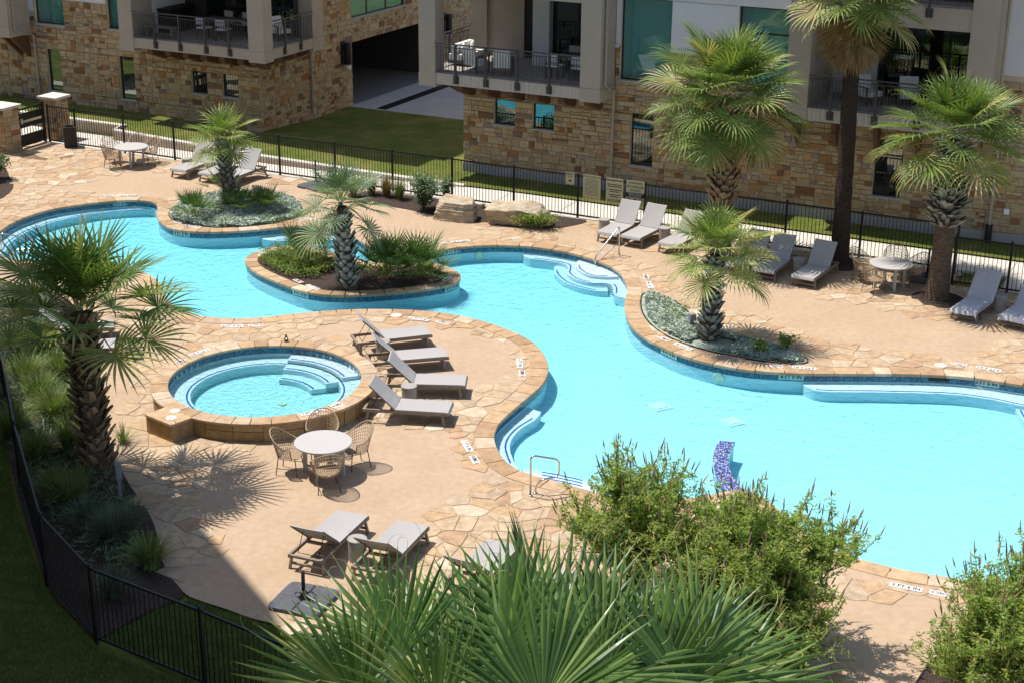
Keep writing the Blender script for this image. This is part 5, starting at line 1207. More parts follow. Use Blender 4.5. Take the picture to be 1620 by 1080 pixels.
print_rows(t_, w, h, [(.41, .9, .05), (.24, .88, .04), (.16, .8, .04), (.03, .88, .04), (-.05, .6, .04), (-.18, .72, .04), (-.26, .5, .04), (-.38, .88, .03), (-.44, .8, .03)])
t_, w, h = sign('tan warning sign saying no lifeguard on duty, rightmost on the fence', 991.5, 1018.5, 285, 327, [('WARNING', 0, .40, .78, .09, 'ink'), ('NO LIFEGUARD', 0, .25, .92, .10, 'ink'), ('ON DUTY', 0, .10, .6, .10, 'ink'), ('NO', 0, -.27, .20, .10, 'ink'), ('DIVING', 0, -.42, .55, .09, 'ink')])
b = MB(); b.box((0, 0, 0), (w, h * .19, .004)); o = b.build('black_panel', M['ink'], t_); o.location = (0, -h * .085, .006)
me = text_mesh('CHILDREN SHOULD NOT\nUSE POOL WITHOUT\nADULT SUPERVISION', 'white'); fx, fy = fit(me, w * .86, h * .15); o = ob('lettering', me, t_, (0, -h * .085, .011)); o.scale = (fx, fy, 1)
for sx in (-1, 1):
    b = MB(); r = .05; b.tube([(r * math.cos(x), r * math.sin(x), 0) for x in np.linspace(0, 2 * math.pi, 15)[:-1]], .007, 4, True); b.tube([(-r * .7, r * .7, 0), (r * .7, -r * .7, 0)], .007, 4); b.build('no_diving_symbol', M['ink'], t_, loc=(sx * w * .33, -h * .27, .008))
c = G(22, 190, 1.0); tg = thing('sign', 'small white and red notice on the fence beside the gate', 'sign', c, FA + .9); b = MB(); b.box((0, -.03, 0), (.26, .008, .36)); b.build('board', M['white'], tg)
for zz in (.13, -.13): b = MB(); b.box((0, -.036, zz), (.24, .006, .07)); b.build('red_band', M['red'], tg)
b = MB(); b.box((0, -.036, 0), (.16, .006, .12)); b.build('print', M['box'], tg)
# ================================================================ planting
def fan_mesh(name, mat, R_=1.0, pet=.7, nseg=34, arc=150, width=.062, droop=.35, fold=.25, split=.45, tintbase=.4, seed=1, curl=0.0, tipdroop=.3, pw=.016, rolls=.25, elev=0.0):
    gv = Vector((-math.sin(elev), 0, -math.cos(elev)))
    """palm fan leaf: petiole along +x from the origin, blade of folded segments radiating from its tip, sagging at the ends"""
    rnd = random.Random(seed); V = []; F = []; T = []; MI = []
    def add(vs, fs, t, mi=0):
        o = len(V); V.extend(vs); T.extend(t if isinstance(t, list) else [t] * len(vs)); F.extend(tuple(i + o for i in f) for f in fs); MI.extend([mi] * len(fs))
    n = 5; vs = []; sag = .10 * pet
    def pt(t): return Vector((pet * t, 0, sag * math.sin(t * math.pi) * .8))
    for i in range(n + 1):
        t = i / n; p = pt(t); w = pw * (1.5 - .8 * t); vs += [(p.x, -w, p.z), (p.x, 0, p.z - w * .8), (p.x, w, p.z), (p.x, 0, p.z + w * .4)]
    add(vs, [(4 * i + j, 4 * i + (j + 1) % 4, 4 * i + 4 + (j + 1) % 4, 4 * i + 4 + j) for i in range(n) for j in range(4)], .5, 1)
    hub = pt(1); hubs = R_ * .18; A = R(arc)
    for k in range(nseg):
        u = -1 + 2 * (k + .5) / nseg; a = u * A + rnd.uniform(-.02, .02); L = R_ * (1 - .22 * abs(u) ** 2.2) * rnd.uniform(.92, 1.05); d0 = Vector((math.cos(a), math.sin(a), 0))
        start = hub + Vector((hubs * max(0, math.cos(a)) * .6, 0, -droop * .02)); W0 = width * R_; nst = 7; side_ = Vector((-d0.y, d0.x, 0)); vs = []; ts = []; tilt = rnd.uniform(-rolls, rolls); hang = tipdroop * rnd.uniform(.5, 1.6); tw = rnd.uniform(-.3, .3)
        tb_ = min(1, max(0, tintbase + rnd.uniform(-.2, .2))); p = start.copy(); dirv = Vector((d0.x, d0.y, fold * (abs(math.sin(a)) - .3)))
        dirv.normalize(); step = L / (nst - 1); q = p.copy()
        for i in range(nst):
            t = i / (nst - 1)
            wd = W0 * (.25 + 1.2 * t if t < split else (.25 + 1.2 * split) * max(.02, 1 - ((t - split) / (1 - split)) ** 1.3))
            s2 = (side_ + Vector((0, 0, tilt * t))).normalized(); ridge = wd * .45 * (1 if t < .8 else .5)
            vs += [tuple(q - s2 * wd), tuple(q + Vector((0, 0, ridge))), tuple(q + s2 * wd)]
            ts += [min(1, tb_ + (.0 if t < .85 else (t - .85) * 2.2 * rnd.random())), min(1, tb_ + .06), min(1, tb_ + (.0 if t < .85 else (t - .85) * 2.2 * rnd.random()))]
            g = droop * .16 * (t ** 1.2) + (hang * ((t - split) / (1 - split)) ** 1.5 * .55 if t > split else 0)
            dirv = (dirv + gv * g + side_ * tw * .05 * t).normalized(); q = q + dirv * step
        add(vs, [f for i in range(nst - 1) for f in ((3 * i, 3 * i + 3, 3 * i + 4, 3 * i + 1), (3 * i + 1, 3 * i + 4, 3 * i + 5, 3 * i + 2))], ts)
        if curl and rnd.random() < curl:                       # dry threads hanging from the segment ends
            q = Vector(vs[-2]); dv = dirv.copy(); r0 = .0024; path = []
            ax = Vector((rnd.uniform(-1, 1), rnd.uniform(-1, 1), rnd.uniform(-1, 1))).normalized()
            for i in range(9): path.append(q.copy()); dv = (Matrix.Rotation(rnd.uniform(.15, .5), 3, ax) @ dv + Vector((0, 0, -.10))).normalized(); q = q + dv * .026
            b = MB(); b.tube(path, [r0 * (1 - i / 12) for i in range(9)], 3); add(b.v, b.f, .97)
    me = bpy.data.meshes.new(name); me.from_pydata([tuple(v) for v in V], [], F); at = me.attributes.new('tint', 'FLOAT', 'POINT'); at.data.foreach_set('value', np.array(T, np.float32))
    me.materials.append(mat); me.materials.append(M['petiole']); me.polygons.foreach_set('material_index', np.array(MI, np.int32)); me.update(); return me
def crown(root, top, meshes, n, scale=(.85, 1.1), el=(80, -45), spread=.10, seed=1, lean=Vector((0, 0, 0)), skip=None, name='frond', roll=25, gold=137.5, elpow=1.0):
    rnd = random.Random(seed)
    for i in range(n):
        t = (i + .5) / n; az = R(gold * i + rnd.uniform(-12, 12)); e = R(el[0] + (el[1] - el[0]) * t ** elpow + rnd.uniform(-7, 7)); s = rnd.uniform(*scale) * (.72 + .28 * min(1, t * 3))
        if skip and skip(az, e): continue
        o = ob(name, meshes[min(len(meshes) - 1, int(t * len(meshes) * .999)) if rnd.random() < .75 else rnd.randrange(len(meshes))], root)
        base = Vector(top) + Vector((math.cos(az), math.sin(az), 0)) * spread * (.3 + t) + Vector((0, 0, (.5 - t) * spread * 2.2))
        mt = Matrix.Translation(base) @ Matrix.Rotation(az, 4, 'Z') @ Matrix.Rotation(-e, 4, 'Y') @ Matrix.Rotation(R(rnd.uniform(-roll, roll)), 4, 'X') @ Matrix.Scale(s, 4)
        o.matrix_basis = mt
def boot_mesh(mat, L=.17, w=.055):
    b = MB(); vs = [(-w, 0, 0), (w, 0, 0), (w * .85, .05, L * .55), (-w * .85, .05, L * .55), (-w * .5, .12, L), (w * .5, .12, L), (0, .02, -.01), (0, .095, L * .5), (0, .15, L * .97)]
    b.add(vs, [(0, 6, 7, 3), (6, 1, 2, 7), (3, 7, 8, 4), (7, 2, 5, 8), (0, 3, 2, 1), (3, 4, 5, 2), (4, 8, 5)]); return b
def trunk(root, h, r0, r1, mat, lean=(0, 0), bulge=.12, rings=.03, seed=1):
    rnd = random.Random(seed); b = MB(); n = 22; k = max(10, int(h / .16)); vs = []
    for i in range(k + 1):
        t = i / k; r = (r0 + (r1 - r0) * t) * (1 + bulge * math.exp(-t * 9)) ; cx, cy = lean[0] * t ** 1.3, lean[1] * t ** 1.3
        for j in range(n): q = 2 * math.pi * j / n; rr = r * (1 + rnd.uniform(-rings, rings)); vs.append((cx + rr * math.cos(q), cy + rr * math.sin(q), h * t))
    b.add(vs, [(i * n + j, i * n + (j + 1) % n, (i + 1) * n + (j + 1) % n, (i + 1) * n + j) for i in range(k) for j in range(n)]); return b.build('trunk', mat, root, True)
def boots(root, z0, z1, r0, r1, matkey, L=.17, w=.055, pitch=.085, per=7, lean=(0, 0), h=1, flare=1.0, seed=2, up=R(0)):
    rnd = random.Random(seed); mes = []
    for k in range(4):
        b = boot_mesh(None, L * 1.15 * rnd.uniform(.85, 1.15), w * 1.35 * rnd.uniform(.9, 1.1)); b.t = [rnd.uniform(.1 + .2 * k, .3 + .2 * k)] * len(b.v); mes.append(b.mesh('leaf_boot', M[matkey]))
    z = z0; row = 0; cnt = 0
    while z < z1 and cnt < 298:
        t = z / h; r = r0 + (r1 - r0) * (z - z0) / max(.01, z1 - z0)
        for j in range(per):
            a = 2 * math.pi * (j + .5 * (row % 2)) / per + rnd.uniform(-.16, .16)
            if rnd.random() < .08: continue
            o = ob('leaf_boot', rnd.choice(mes), root); cx, cy = lean[0] * max(t, 0) ** 1.3, lean[1] * max(t, 0) ** 1.3
            o.matrix_basis = Matrix.Translation((cx + r * .93 * math.cos(a), cy + r * .93 * math.sin(a), z + rnd.uniform(-.04, .04))) @ Matrix.Rotation(a - math.pi / 2, 4, 'Z') @ Matrix.Rotation(-up * rnd.uniform(.4, 1.3), 4, 'X') @ Matrix.Rotation(rnd.uniform(-.22, .22), 4, 'Y') @ Matrix.Scale(rnd.uniform(.65, 1.3) * flare, 4); cnt += 1
        z += pitch; row += 1
def palm(px, label, group='fan palms around the pool'): return thing('palm_tree', label, 'palm tree', G(*px), 0, group)
# leaf sets
def leafset(mat, R_, pet, base, **kw):
    """two leaves for each age: erect young ones, level ones, hanging old ones"""
    return [fan_mesh('frond', M[mat], R_ * (1 + .1 * q), pet * (.75 + .25 * k), tintbase=min(.9, base + .05 * k + (.2 if k == 2 and q else 0) + .16 * (q - .5)), seed=11 * k + int(R_ * 100) + 5 * q, droop=kw.get('d0', .15) + .35 * k, elev=R((62, 18, -28)[k]), tipdroop=kw.get('t0', .2) + kw.get('t1', .35) * k + .1 * q, rolls=.3 + .3 * q, **{a: b for a, b in kw.items() if a not in ('d0', 't0', 't1')}) for k in range(3) for q in range(2)]
# left palm: stout, booted, stiff fans
t = palm((155, 748), 'stout palm with booted brown trunk in the left bed, crown over the pool corner'); trunk(t, 3.55, .27, .25, M['trunk'], seed=3, lean=(-.05, 0)); boots(t, .1, 3.5, .27, .27, 'boot', .20, .075, .125, 8, seed=4, up=R(12), lean=(-.05, 0), h=3.35)
crown(t, (-.05, 0, 3.68), leafset('palm', .98, 1.05, .32, nseg=28, width=.040, split=.4, fold=.5, t0=.05, t1=.25), 36, el=(84, -26), spread=.2, seed=5, gold=137.5)
# small palm on the planted point
t = palm((365, 326), 'small palm with grey trunk on the silver planted point at the far left'); trunk(t, 2.25, .23, .17, M['trunk'], seed=6, bulge=.25, lean=(-.16, .0)); boots(t, .05, 2.2, .25, .18, 'bootgrey', .16, .06, .11, 7, seed=7, up=R(4), lean=(-.16, 0), h=2.25)
crown(t, (-.16, 0, 2.4), leafset('palm', .72, .55, .55, nseg=26, width=.040, t0=.3, t1=.5), 20, el=(82, -55), spread=.12, seed=8)
# island palm
t = palm((550, 455), 'palm with scaly grey trunk on the planted island in the pool', ); trunk(t, 2.35, .25, .15, M['trunk'], seed=9, lean=(-.14, .1), bulge=.22); boots(t, .05, 2.3, .27, .17, 'bootgrey', .15, .07, .12, 8, seed=10, up=R(2), lean=(-.14, .1), h=2.35)
crown(t, (-.14, .1, 2.5), leafset('palmblue', .72, .75, .45, nseg=26, width=.037, t0=.4, t1=.55), 23, el=(85, -58), spread=.12, seed=12)
# poolside palm on the right bank
t = palm((1122, 536), 'palm with blue grey scaly trunk in the silver bed on the right bank'); trunk(t, 2.3, .22, .15, M['trunk'], seed=13, lean=(.05, 0), bulge=.22); boots(t, .05, 2.25, .24, .17, 'bootgrey', .15, .065, .10, 8, seed=14, up=R(6), lean=(.05, 0), h=2.3)
crown(t, (.05, 0, 2.45), leafset('palm', .78, .72, .62, nseg=28, width=.038, t0=.5, t1=.8), 30, el=(80, -46), spread=.12, seed=15)
# big full palm by the fence
t = palm((1138, 402), 'largest full crowned fan palm standing by the fence right of the signs'); trunk(t, 4.75, .33, .30, M['trunk'], seed=16); boots(t, 1.7, 4.6, .32, .34, 'boot', .20, .085, .13, 9, seed=17, up=R(10), h=3.9)
crown(t, (0, 0, 5.05), leafset('palm', 1.12, 1.2, .45, nseg=32, width=.034, t0=.3, t1=.7, curl=.06), 56, el=(86, -55), spread=.2, seed=18, elpow=.9)
crown(t, (0, 0, 4.75), [fan_mesh('dead_frond', M['deadleaf'], 1.0, 1.0, nseg=26, seed=60, droop=.3, tipdroop=.3, width=.035, tintbase=.6, elev=R(-70), arc=70, fold=.7)], 22, el=(-40, -78), spread=.2, seed=19, name='dead_frond')
# tall dark palm
t = palm((1327, 416), 'tall palm with a smooth dark trunk and a skirt of dead leaves'); ln = (-.12, .1); trunk(t, 7.3, .25, .22, M['trunkdark'], seed=20, lean=ln, bulge=.25, rings=.06)
crown(t, (-.15, .1, 8.1), leafset('palm', .98, .85, .60, nseg=28, width=.040, t0=.4, t1=.9), 40, el=(80, -42), spread=.22, seed=21)
crown(t, (-.13, .1, 7.75), [fan_mesh('dead_frond', M['deadleaf'], 1.0, .75, nseg=28, seed=61 + k, droop=.3, tipdroop=.3, width=.042, tintbase=.35 + .25 * k, elev=R(-72), arc=70, fold=.7) for k in range(2)], 40, el=(-64, -86), spread=.26, seed=22, name='dead_frond')
# right palm
t = palm((1482, 472), 'palm with a shaggy booted upper trunk in the mulch ring at the right'); ln = (.06, .1); trunk(t, 4.5, .29, .25, M['trunk'], seed=23, lean=ln, bulge=.2); boots(t, 2.15, 4.5, .30, .34, 'bootgrey', .24, .07, .085, 9, seed=24, up=R(38), lean=ln, h=4.5)
crown(t, (.06, .1, 4.8), leafset('palm', .98, .93, .42, nseg=28, width=.036, t0=.25, t1=.6, curl=.10), 52, el=(86, -48), spread=.22, seed=25)
# the near palm whose crown rises from below the frame
NPz = 8.35; nb_ = Vector((-.35, 9.9, 0)); t = thing('palm_tree', 'very near fan palm filling the bottom of the picture with blue green fans', 'palm tree', nb_, 0, 'fan palms around the pool')
trunk(t, NPz - .4, .30, .24, M['trunk'], seed=26)
big = [fan_mesh('frond', M['palmnear'], 1.05, .85, nseg=38, width=.028, split=.52, fold=.5, tintbase=.31 + .12 * k, seed=70 + k, droop=.10 + .16 * k, tipdroop=.05 + .22 * k, elev=R(40 - 22 * k), curl=.5, arc=100, pw=.02, rolls=.9) for k in range(4)]
def aim(px, tip, dist, me, s=1.0, roll=0.0, tdist=None):
    """hub of a fan near px, its middle segment pointing towards tip (both read off the photograph, at distances from the camera)"""
    def at(p, d): u, v = (p[0] - 810) / FPX, (p[1] - 540) / FPX; return camo.location + (FWD + RIGHT * u + DOWN * v) * d
    Hb = at(px, dist); Tp = at(tip, tdist or dist); x = (Tp - Hb).normalized(); z = (-FWD * .75 + Vector((0, 0, .65))); z = (z - x * z.dot(x)).normalized(); z = Matrix.Rotation(roll, 3, x) @ z; y = z.cross(x)
    mt = Matrix((x, y, z)).transposed().to_4x4(); pet = .85 * s; mt.translation = Hb - x * pet - nb_; o = ob('frond', me, t); o.matrix_basis = mt @ Matrix.Scale(s, 4)
for px, tip, d, k, s_, rl, td in (((640, 1037), (548, 960), 10.2, 0, .74, -.15, 10.4), ((882, 1066), (876, 850), 10.5, 0, 1.0, .0, 11.0), ((730, 1075), (690, 880), 10.9, 1, .9, .1, 11.4), ((1085, 1098), (1185, 940), 10.1, 1, .94, .25, 10.6), ((575, 1100), (440, 1060), 10.0, 2, .72, -.3, 9.9),
        ((935, 1080), (1075, 935), 9.9, 1, .88, .2, 10.4), ((1010, 1122), (1255, 1050), 10.2, 2, .95, .3, 10.1), ((700, 1125), (600, 1090), 9.6, 2, .7, -.2, 9.3), ((850, 1135), (900, 1015), 9.5, 1, .8, .2, 9.6), ((1120, 1130), (1230, 1015), 10.8, 1, .9, .1, 11.0),
        ((852, 1005), (843, 800), 11.6, 0, .88, 1.0, 12.1), ((800, 1090), (770, 870), 10.3, 0, .95, -.5, 10.7), ((980, 1090), (1010, 900), 10.6, 0, .9, .6, 11.0), ((660, 1085), (610, 905), 10.7, 1, .8, .4, 11.1), ((1040, 1100), (1110, 920), 10.4, 0, .9, -.4, 10.9)):
    aim(px, tip, d, big[k], s_, rl, td)
crown(t, (0, 0, NPz - .3), big[1:], 14, el=(5, -50), spread=.2, seed=28, scale=(.6, .75))
# ---- leafy shrubs as many small leaves
def leaves(n, pos, size, ratio=.28, up=.4, seed=1, tint=(.2, .9), zs=.6):
    """n narrow diamond leaves at pos (n,3)"""
    r = np.random.default_rng(seed); a = r.normal(size=(n, 3)); a[:, 2] = a[:, 2] * zs + .25 * zs; a /= np.linalg.norm(a, axis=1)[:, None]; u = r.normal(size=(n, 3)) + np.array([0, 0, up * 2]); b = np.cross(a, u); b /= np.linalg.norm(b, axis=1)[:, None] + 1e-9
    L = size * r.uniform(.7, 1.25, n)[:, None]; w = L * ratio; V = np.stack([pos, pos + a * L * .45 + b * w, pos + a * L, pos + a * L * .45 - b * w], 1).reshape(-1, 3); F = np.arange(4 * n).reshape(-1, 4); T = np.repeat(r.uniform(*tint, n), 4); return V, F, T
def vitex(px, label, h, spread, seed, nstem=11, nclu=3400, off_=(0, 0)):
    r = np.random.default_rng(seed); t = thing('flowering_shrub', label, 'shrub', G(*px), 0, 'tall feathery shrubs near the pool edge'); twigs = []; sb = MB()
    for k in range(nstem):
        a = 2 * math.pi * k / nstem + r.uniform(-.3, .3); ln = r.uniform(.25, 1.0) * spread; hh = h * r.uniform(.72, 1.0) * (1 - .22 * ln / spread); P = []
        for i in range(7): q = i / 6; P.append(Vector((off_[0] * q + math.cos(a) * ln * q ** 1.2, off_[1] * q + math.sin(a) * ln * q ** 1.2, hh * q ** .9 * .92)) + Vector(r.normal(size=3) * .05 * q))
        sb.tube(P, [.035 * (1 - .8 * i / 6) for i in range(7)], 5)
        for j in range(34):
            q = r.uniform(.22, 1); i = min(5, int(q * 6)); b = P[i].lerp(P[i + 1], q * 6 - i); d = Vector((r.normal(), r.normal(), abs(r.normal()) * 1.1 + .35)).normalized(); L = r.uniform(.35, 1.15) * (1.15 - .35 * q); e = b + d * L; e.z = max(e.z, .25); m_ = b.lerp(e, .5) + Vector((0, 0, -.04)); twigs.append((b, m_, e)); sb.tube([b, m_, e], [.011, .007, .003], 3, caps=False)
    sb.build('stem', M['bark'], t); pos = []
    tw = [twigs[i] for i in r.integers(0, len(twigs), nclu)]; q = r.uniform(.15, 1, nclu); B = np.array([[*x[0]] for x in tw]); Mi = np.array([[*x[1]] for x in tw]); E_ = np.array([[*x[2]] for x in tw]); c = (1 - q[:, None]) ** 2 * B + 2 * q[:, None] * (1 - q[:, None]) * Mi + q[:, None] ** 2 * E_ + r.normal(size=(nclu, 3)) * .03
    pos = np.repeat(c, 5, 0) + r.normal(size=(nclu * 5, 3)) * .014; V, F, T = leaves(len(pos), pos, .085, .16, .5, seed); T = np.clip(T * .55 + np.repeat(r.uniform(0, .55, nclu), 20), 0, 1)
    np_obj('foliage', V, F, T, M['vitex'], t); fb = MB(); tops = sorted(twigs, key=lambda x: -(x[2].z + .35 * x[2].xy.length))[: int(len(twigs) * .17)]
    for b, m_, e in tops:
        fb.tint = r.uniform(0, 1); d = ((e - m_).normalized() + Vector((0, 0, .8))).normalized(); L = r.uniform(.12, .30); P = [e + d * L * i / 5 for i in range(6)]; fb.tube(P, [.006, .014, .013, .010, .007, .002], 5)
        for i in range(10): p = e + d * L * (i / 10); w = Vector(r.normal(size=3)).normalized() * .022; fb.tube([p, p + w], [.007, .002], 3, caps=False)
    fb.build('flower_spikes', M['spike'], t, kind='stuff'); return t
vitex((1000, 940), 'feathery flowering shrub reaching to the near steps, left of the larger one', 2.75, 1.55, 31, 14, 6800)
vitex((1215, 1015), 'largest feathery shrub with seed spikes between the near palm and the open deck', 2.95, 1.42, 32, 16, 10500)
vitex((1120, 985), 'low feathery shrub filling in between the two bigger ones', 2.3, 1.3, 35, 11, 4600)
vitex((1235, 1060), 'low skirt of feathery shrub in front of the largest one', 1.3, 1.0, 36, 9, 2600)
vitex((1588, 1085), 'feathery shrub with violet flower spikes in the right corner bed', 2.25, 1.35, 33, 14, 7500)
vitex((1545, 1100), 'low skirt of feathery shrub in the right corner bed', 1.15, 1.0, 37, 9, 2800)
def bush(px, label, h, rad, mat, n, seed, leaf=.09, ratio=.25, name='shrub', group=None, flowers=None, nstem=9, up=.6):
    r = np.random.default_rng(seed); t = thing(name, label, 'shrub', G(*px), 0, group); sb = MB(); pts = []
    for k in range(nstem):
        a = r.uniform(0, 2 * math.pi); ln = rad * r.uniform(.2, 1); P = [Vector((math.cos(a) * ln * q ** 1.3, math.sin(a) * ln * q ** 1.3, h * q * r.uniform(.85, 1.0) * (1 - .25 * ln / rad))) for q in (0, .33, .66, 1)]; sb.tube(P, [.014, .011, .007, .003], 4); pts.append(P)
    sb.build('stem', M['bark'], t); c = np.array([[*pts[i][1 + j].lerp(pts[i][min(3, 2 + j)], x)] for i, j, x in zip(r.integers(0, nstem, n), r.integers(0, 3, n), r.random(n))]) + r.normal(size=(n, 3)) * np.array([rad * .16, rad * .16, h * .09]); c[:, 2] = np.maximum(c[:, 2], .04)
    V, F, T = leaves(n, c, leaf, ratio, up, seed); np_obj('foliage', V, F, T, M[mat], t)
    if flowers:
        fb = MB()
        for i in r.integers(0, n, flowers[1]):
            p = Vector(c[i]) + Vector((0, 0, .05))
            for k in range(5): a = k * 1.257; q = .028; fb.add([tuple(p), tuple(p + Vector((math.cos(a - .4) * q, math.sin(a - .4) * q, .008))), tuple(p + Vector((math.cos(a) * q * 1.5, math.sin(a) * q * 1.5, .004))), tuple(p + Vector((math.cos(a + .4) * q, math.sin(a + .4) * q, .008)))], [(0, 1, 2, 3)])
        fb.build('flowers', M[flowers[0]], t)
    return t
bush((670, 334), 'oleander bush with pale pink flowers left of the pale boulder', 1.25, .62, 'olean', 2600, 41, .14, .13, flowers=('pinkf', 40), up=1.2, name='oleander_bush', nstem=16)
bush((706, 316), 'smaller oleander bush growing behind the pale boulder by the fence', .75, .35, 'olean', 700, 42, .14, .13, flowers=('pinkf', 8), up=1.2, name='oleander_bush')
bush((843, 360), 'low green bush with orange flowers in front of the dark boulder', .5, .75, 'lime', 2600, 43, .07, .32, flowers=('orangef', 34), nstem=22)
bush((-6, 283), 'leafy shrub with upright shoots at the left edge by the far bed', .95, .55, 'olean', 900, 44, .12, .22)
bush((1205, 560), 'small green weed bush growing in the silver bed right of the poolside palm', .4, .35, 'lime', 420, 45, .07, .25); bush((1245, 552), 'tufted green weed at the right end of the silver bed', .42, .35, 'lime', 420, 46, .08, .2)
for i, (px, h) in enumerate((((540, 304), .75), ((575, 300), .8), ((610, 303), .9), ((635, 306), .8))):
    pass
def tuft(px, label, h, n, rad, mat, seed, group, width=.006, lean=.9, name='grass_tuft'):
    r = np.random.default_rng(seed); t = thing(name, label, 'grass', G(*px), 0, group); k = 6; a = r.uniform(0, 2 * math.pi, n); sp_ = r.random(n) ** .7 * lean; L = h * r.uniform(.55, 1.15, n); V = []; base = np.stack([np.cos(a) * rad * .25 * r.random(n), np.sin(a) * rad * .25 * r.random(n), np.zeros(n)], 1)
    d = np.stack([np.cos(a), np.sin(a)], 1); side_ = np.stack([-d[:, 1], d[:, 0]], 1); rows = []
    for i in range(k + 1):
        q = i / k; out = rad * sp_ * q ** 1.6; z = L * (q - .45 * sp_ * q ** 2.6); w = width * (1 - q ** 2 * .9); c = base.copy(); c[:, :2] += d * out[:, None]; c[:, 2] = np.maximum(z, .01)
        l = c.copy(); l[:, :2] += side_ * w; rr = c.copy(); rr[:, :2] -= side_ * w; rows.append((l, rr))
    V = np.stack([x for lr in rows for x in lr], 1).reshape(-1, 3); m_ = 2 * (k + 1); F = np.concatenate([np.stack([np.arange(n) * m_ + 2 * i, np.arange(n) * m_ + 2 * i + 1, np.arange(n) * m_ + 2 * i + 3, np.arange(n) * m_ + 2 * i + 2], 1) for i in range(k)])
    T = np.repeat(r.random(n), m_); np_obj('blades', V, F, T, M[mat], t); return t
gr = 'grass clumps in the left bed'
for i, (px, lb, h, n, rd, mt) in enumerate((((88, 668), 'sunlit bright grass clump left of the stout palm', .95, 900, .75, 'tuft'), ((112, 712), 'grass clump at the foot of the stout palm, half in shade', .9, 800, .7, 'tuft'), ((45, 610), 'shaded grass clump near the left frame edge', .95, 700, .75, 'tuft'), ((95, 600), 'grass clump behind the stout palm trunk', .9, 600, .7, 'tuft'),
        ((60, 730), 'dark shaded grass clump against the near fence', .85, 600, .65, 'tuft'), ((130, 770), 'straw coloured grass tips in front of the stout palm', .6, 260, .45, 'tuft'), ((178, 858), 'blue green spiky clump in the shade, largest of the near ones', .8, 620, .75, 'bluetuft'), ((140, 835), 'blue green spiky clump in the shade nearest the fence post', .7, 480, .65, 'bluetuft'),
        ((238, 898), 'spiky clump spilling over the shaded deck edge', .75, 560, .7, 'tuft'), ((180, 945), 'shaded spiky clump seen through the near fence', .65, 420, .6, 'bluetuft'), ((205, 838), 'blue green spiky clump next to the shaded flagstones', .7, 480, .65, 'bluetuft'), ((195, 700), 'thin grass clump right of the stout palm trunk', .5, 130, .5, 'tuft'))):
    tuft(px, lb, h, n, rd, mt, 80 + i, gr)
for i, (px, lb, h, n, rd) in enumerate((((30, 560), 'shaded grass clump farthest left behind the stout palm', .95, 650, .8), ((70, 560), 'tall grass clump behind the left palm fronds', .95, 650, .8), ((20, 690), 'shaded grass clump between the fence and the bright clump', .9, 650, .75), ((65, 640), 'half lit grass clump just above the bright one', .95, 700, .75), ((120, 660), 'grass clump pressed against the left side of the booted trunk', .9, 600, .7), ((85, 790), 'dark grass clump at the bend of the near fence', .8, 500, .7), ((110, 800), 'dark grass clump above the blue green ones', .75, 450, .65), ((40, 500), 'grass clump at the top of the left bed', .9, 500, .8))): tuft(px, lb, h, n, rd, 'tuft', 180 + i, gr)
gq_ = 'reddish grasses in the boulder bed'
for i, (px, lb) in enumerate((((560, 312), 'reddish grass clump behind the island palm crown'), ((588, 309), 'reddish grass clump between palm crown and oleander, left'), ((612, 312), 'reddish grass clump next to the oleander'), ((632, 316), 'yellowish grass clump touching the oleander'))): tuft(px, lb, .85, 420, .45, 'redgrass' if i < 3 else 'tuft', 120 + i, gq_)
tuft((765, 330), 'tiny green weed between the two boulders', .25, 60, .2, 'tuft', 130, None)
# dwarf fan palms
dw = [fan_mesh('frond', M['palm'], .42, .46, nseg=16, width=.055, split=.3, fold=.5, tintbase=.10 + .15 * k, seed=90 + k, droop=.1 + .25 * k, tipdroop=.05 + .15 * k, arc=110, pw=.008) for k in range(2)]
for i, (px, lb, n, s_) in enumerate((((308, 346), 'dwarf fan palm nearest the water on the planted point', 20, 1.05), ((352, 308), 'dwarf fan palm left of the small palm trunk on the planted point', 11, .95), ((421, 336), 'broad dwarf fan palm in front of the pale rock', 18, .95), ((384, 338), 'dwarf fan palm right of the small palm trunk', 12, 1.0),
        ((484, 418), 'dwarf fan palm at the left end of the pool island', 22, 1.35), ((612, 440), 'dark dwarf fan palm right of the island palm trunk', 28, 1.4), ((664, 441), 'dwarf fan palm at the right end of the pool island', 26, 1.35), ((700, 262), '', 0, 1))):
    if not n: continue
    t = thing('dwarf_palm', lb, 'palm shrub', G(*px), i * .7, 'dwarf fan palms in the pool beds'); crown(t, (0, 0, .10), dw, n, el=(85, 18), spread=.07, seed=95 + i, scale=(.9 * s_, 1.25 * s_), roll=15)
# groundcovers
def cover(name, P, n, mat, seed, hmax=.14, leaf=.06, ratio=.35, cond=None, z=.02, lump=1.2, kind='stuff'):
    r = np.random.default_rng(seed); A = np.array(P); lo, hi = A.min(0), A.max(0); pts = r.uniform(lo, hi, (n * 3, 2)); pts = pts[inside(pts, A)]
    if cond is not None: pts = pts[cond(pts)]
    pts = pts[:n]; hh = hmax * (.35 + .65 * (.5 + .5 * np.sin(pts[:, 0] * 5.1 * lump + 1) * np.cos(pts[:, 1] * 4.3 * lump))); c = np.stack([pts[:, 0], pts[:, 1], z + hh * r.random(len(pts)) ** .6], 1); V, F, T = leaves(len(c), c, leaf, ratio, .6, seed, zs=.22 if mat == 'silver' else .6); o = np_obj(name, V, F, T, M[mat], None, kind=kind); return o
tk = lambda p: np.hypot(*(p - np.array(G(365, 326).xy)).T) > .2
cover('silver_groundcover', off(BEDW['peninsula'], -.06), 26000, 'silver', 140, .13, .085, .42, tk); cover('silver_groundcover', off(BEDW['palm'], -.12), 24000, 'silver', 141, .13, .08, .42, lambda p: np.sin(p[:, 0] * 2.1) + np.cos(p[:, 1] * 2.7) > -1.25)
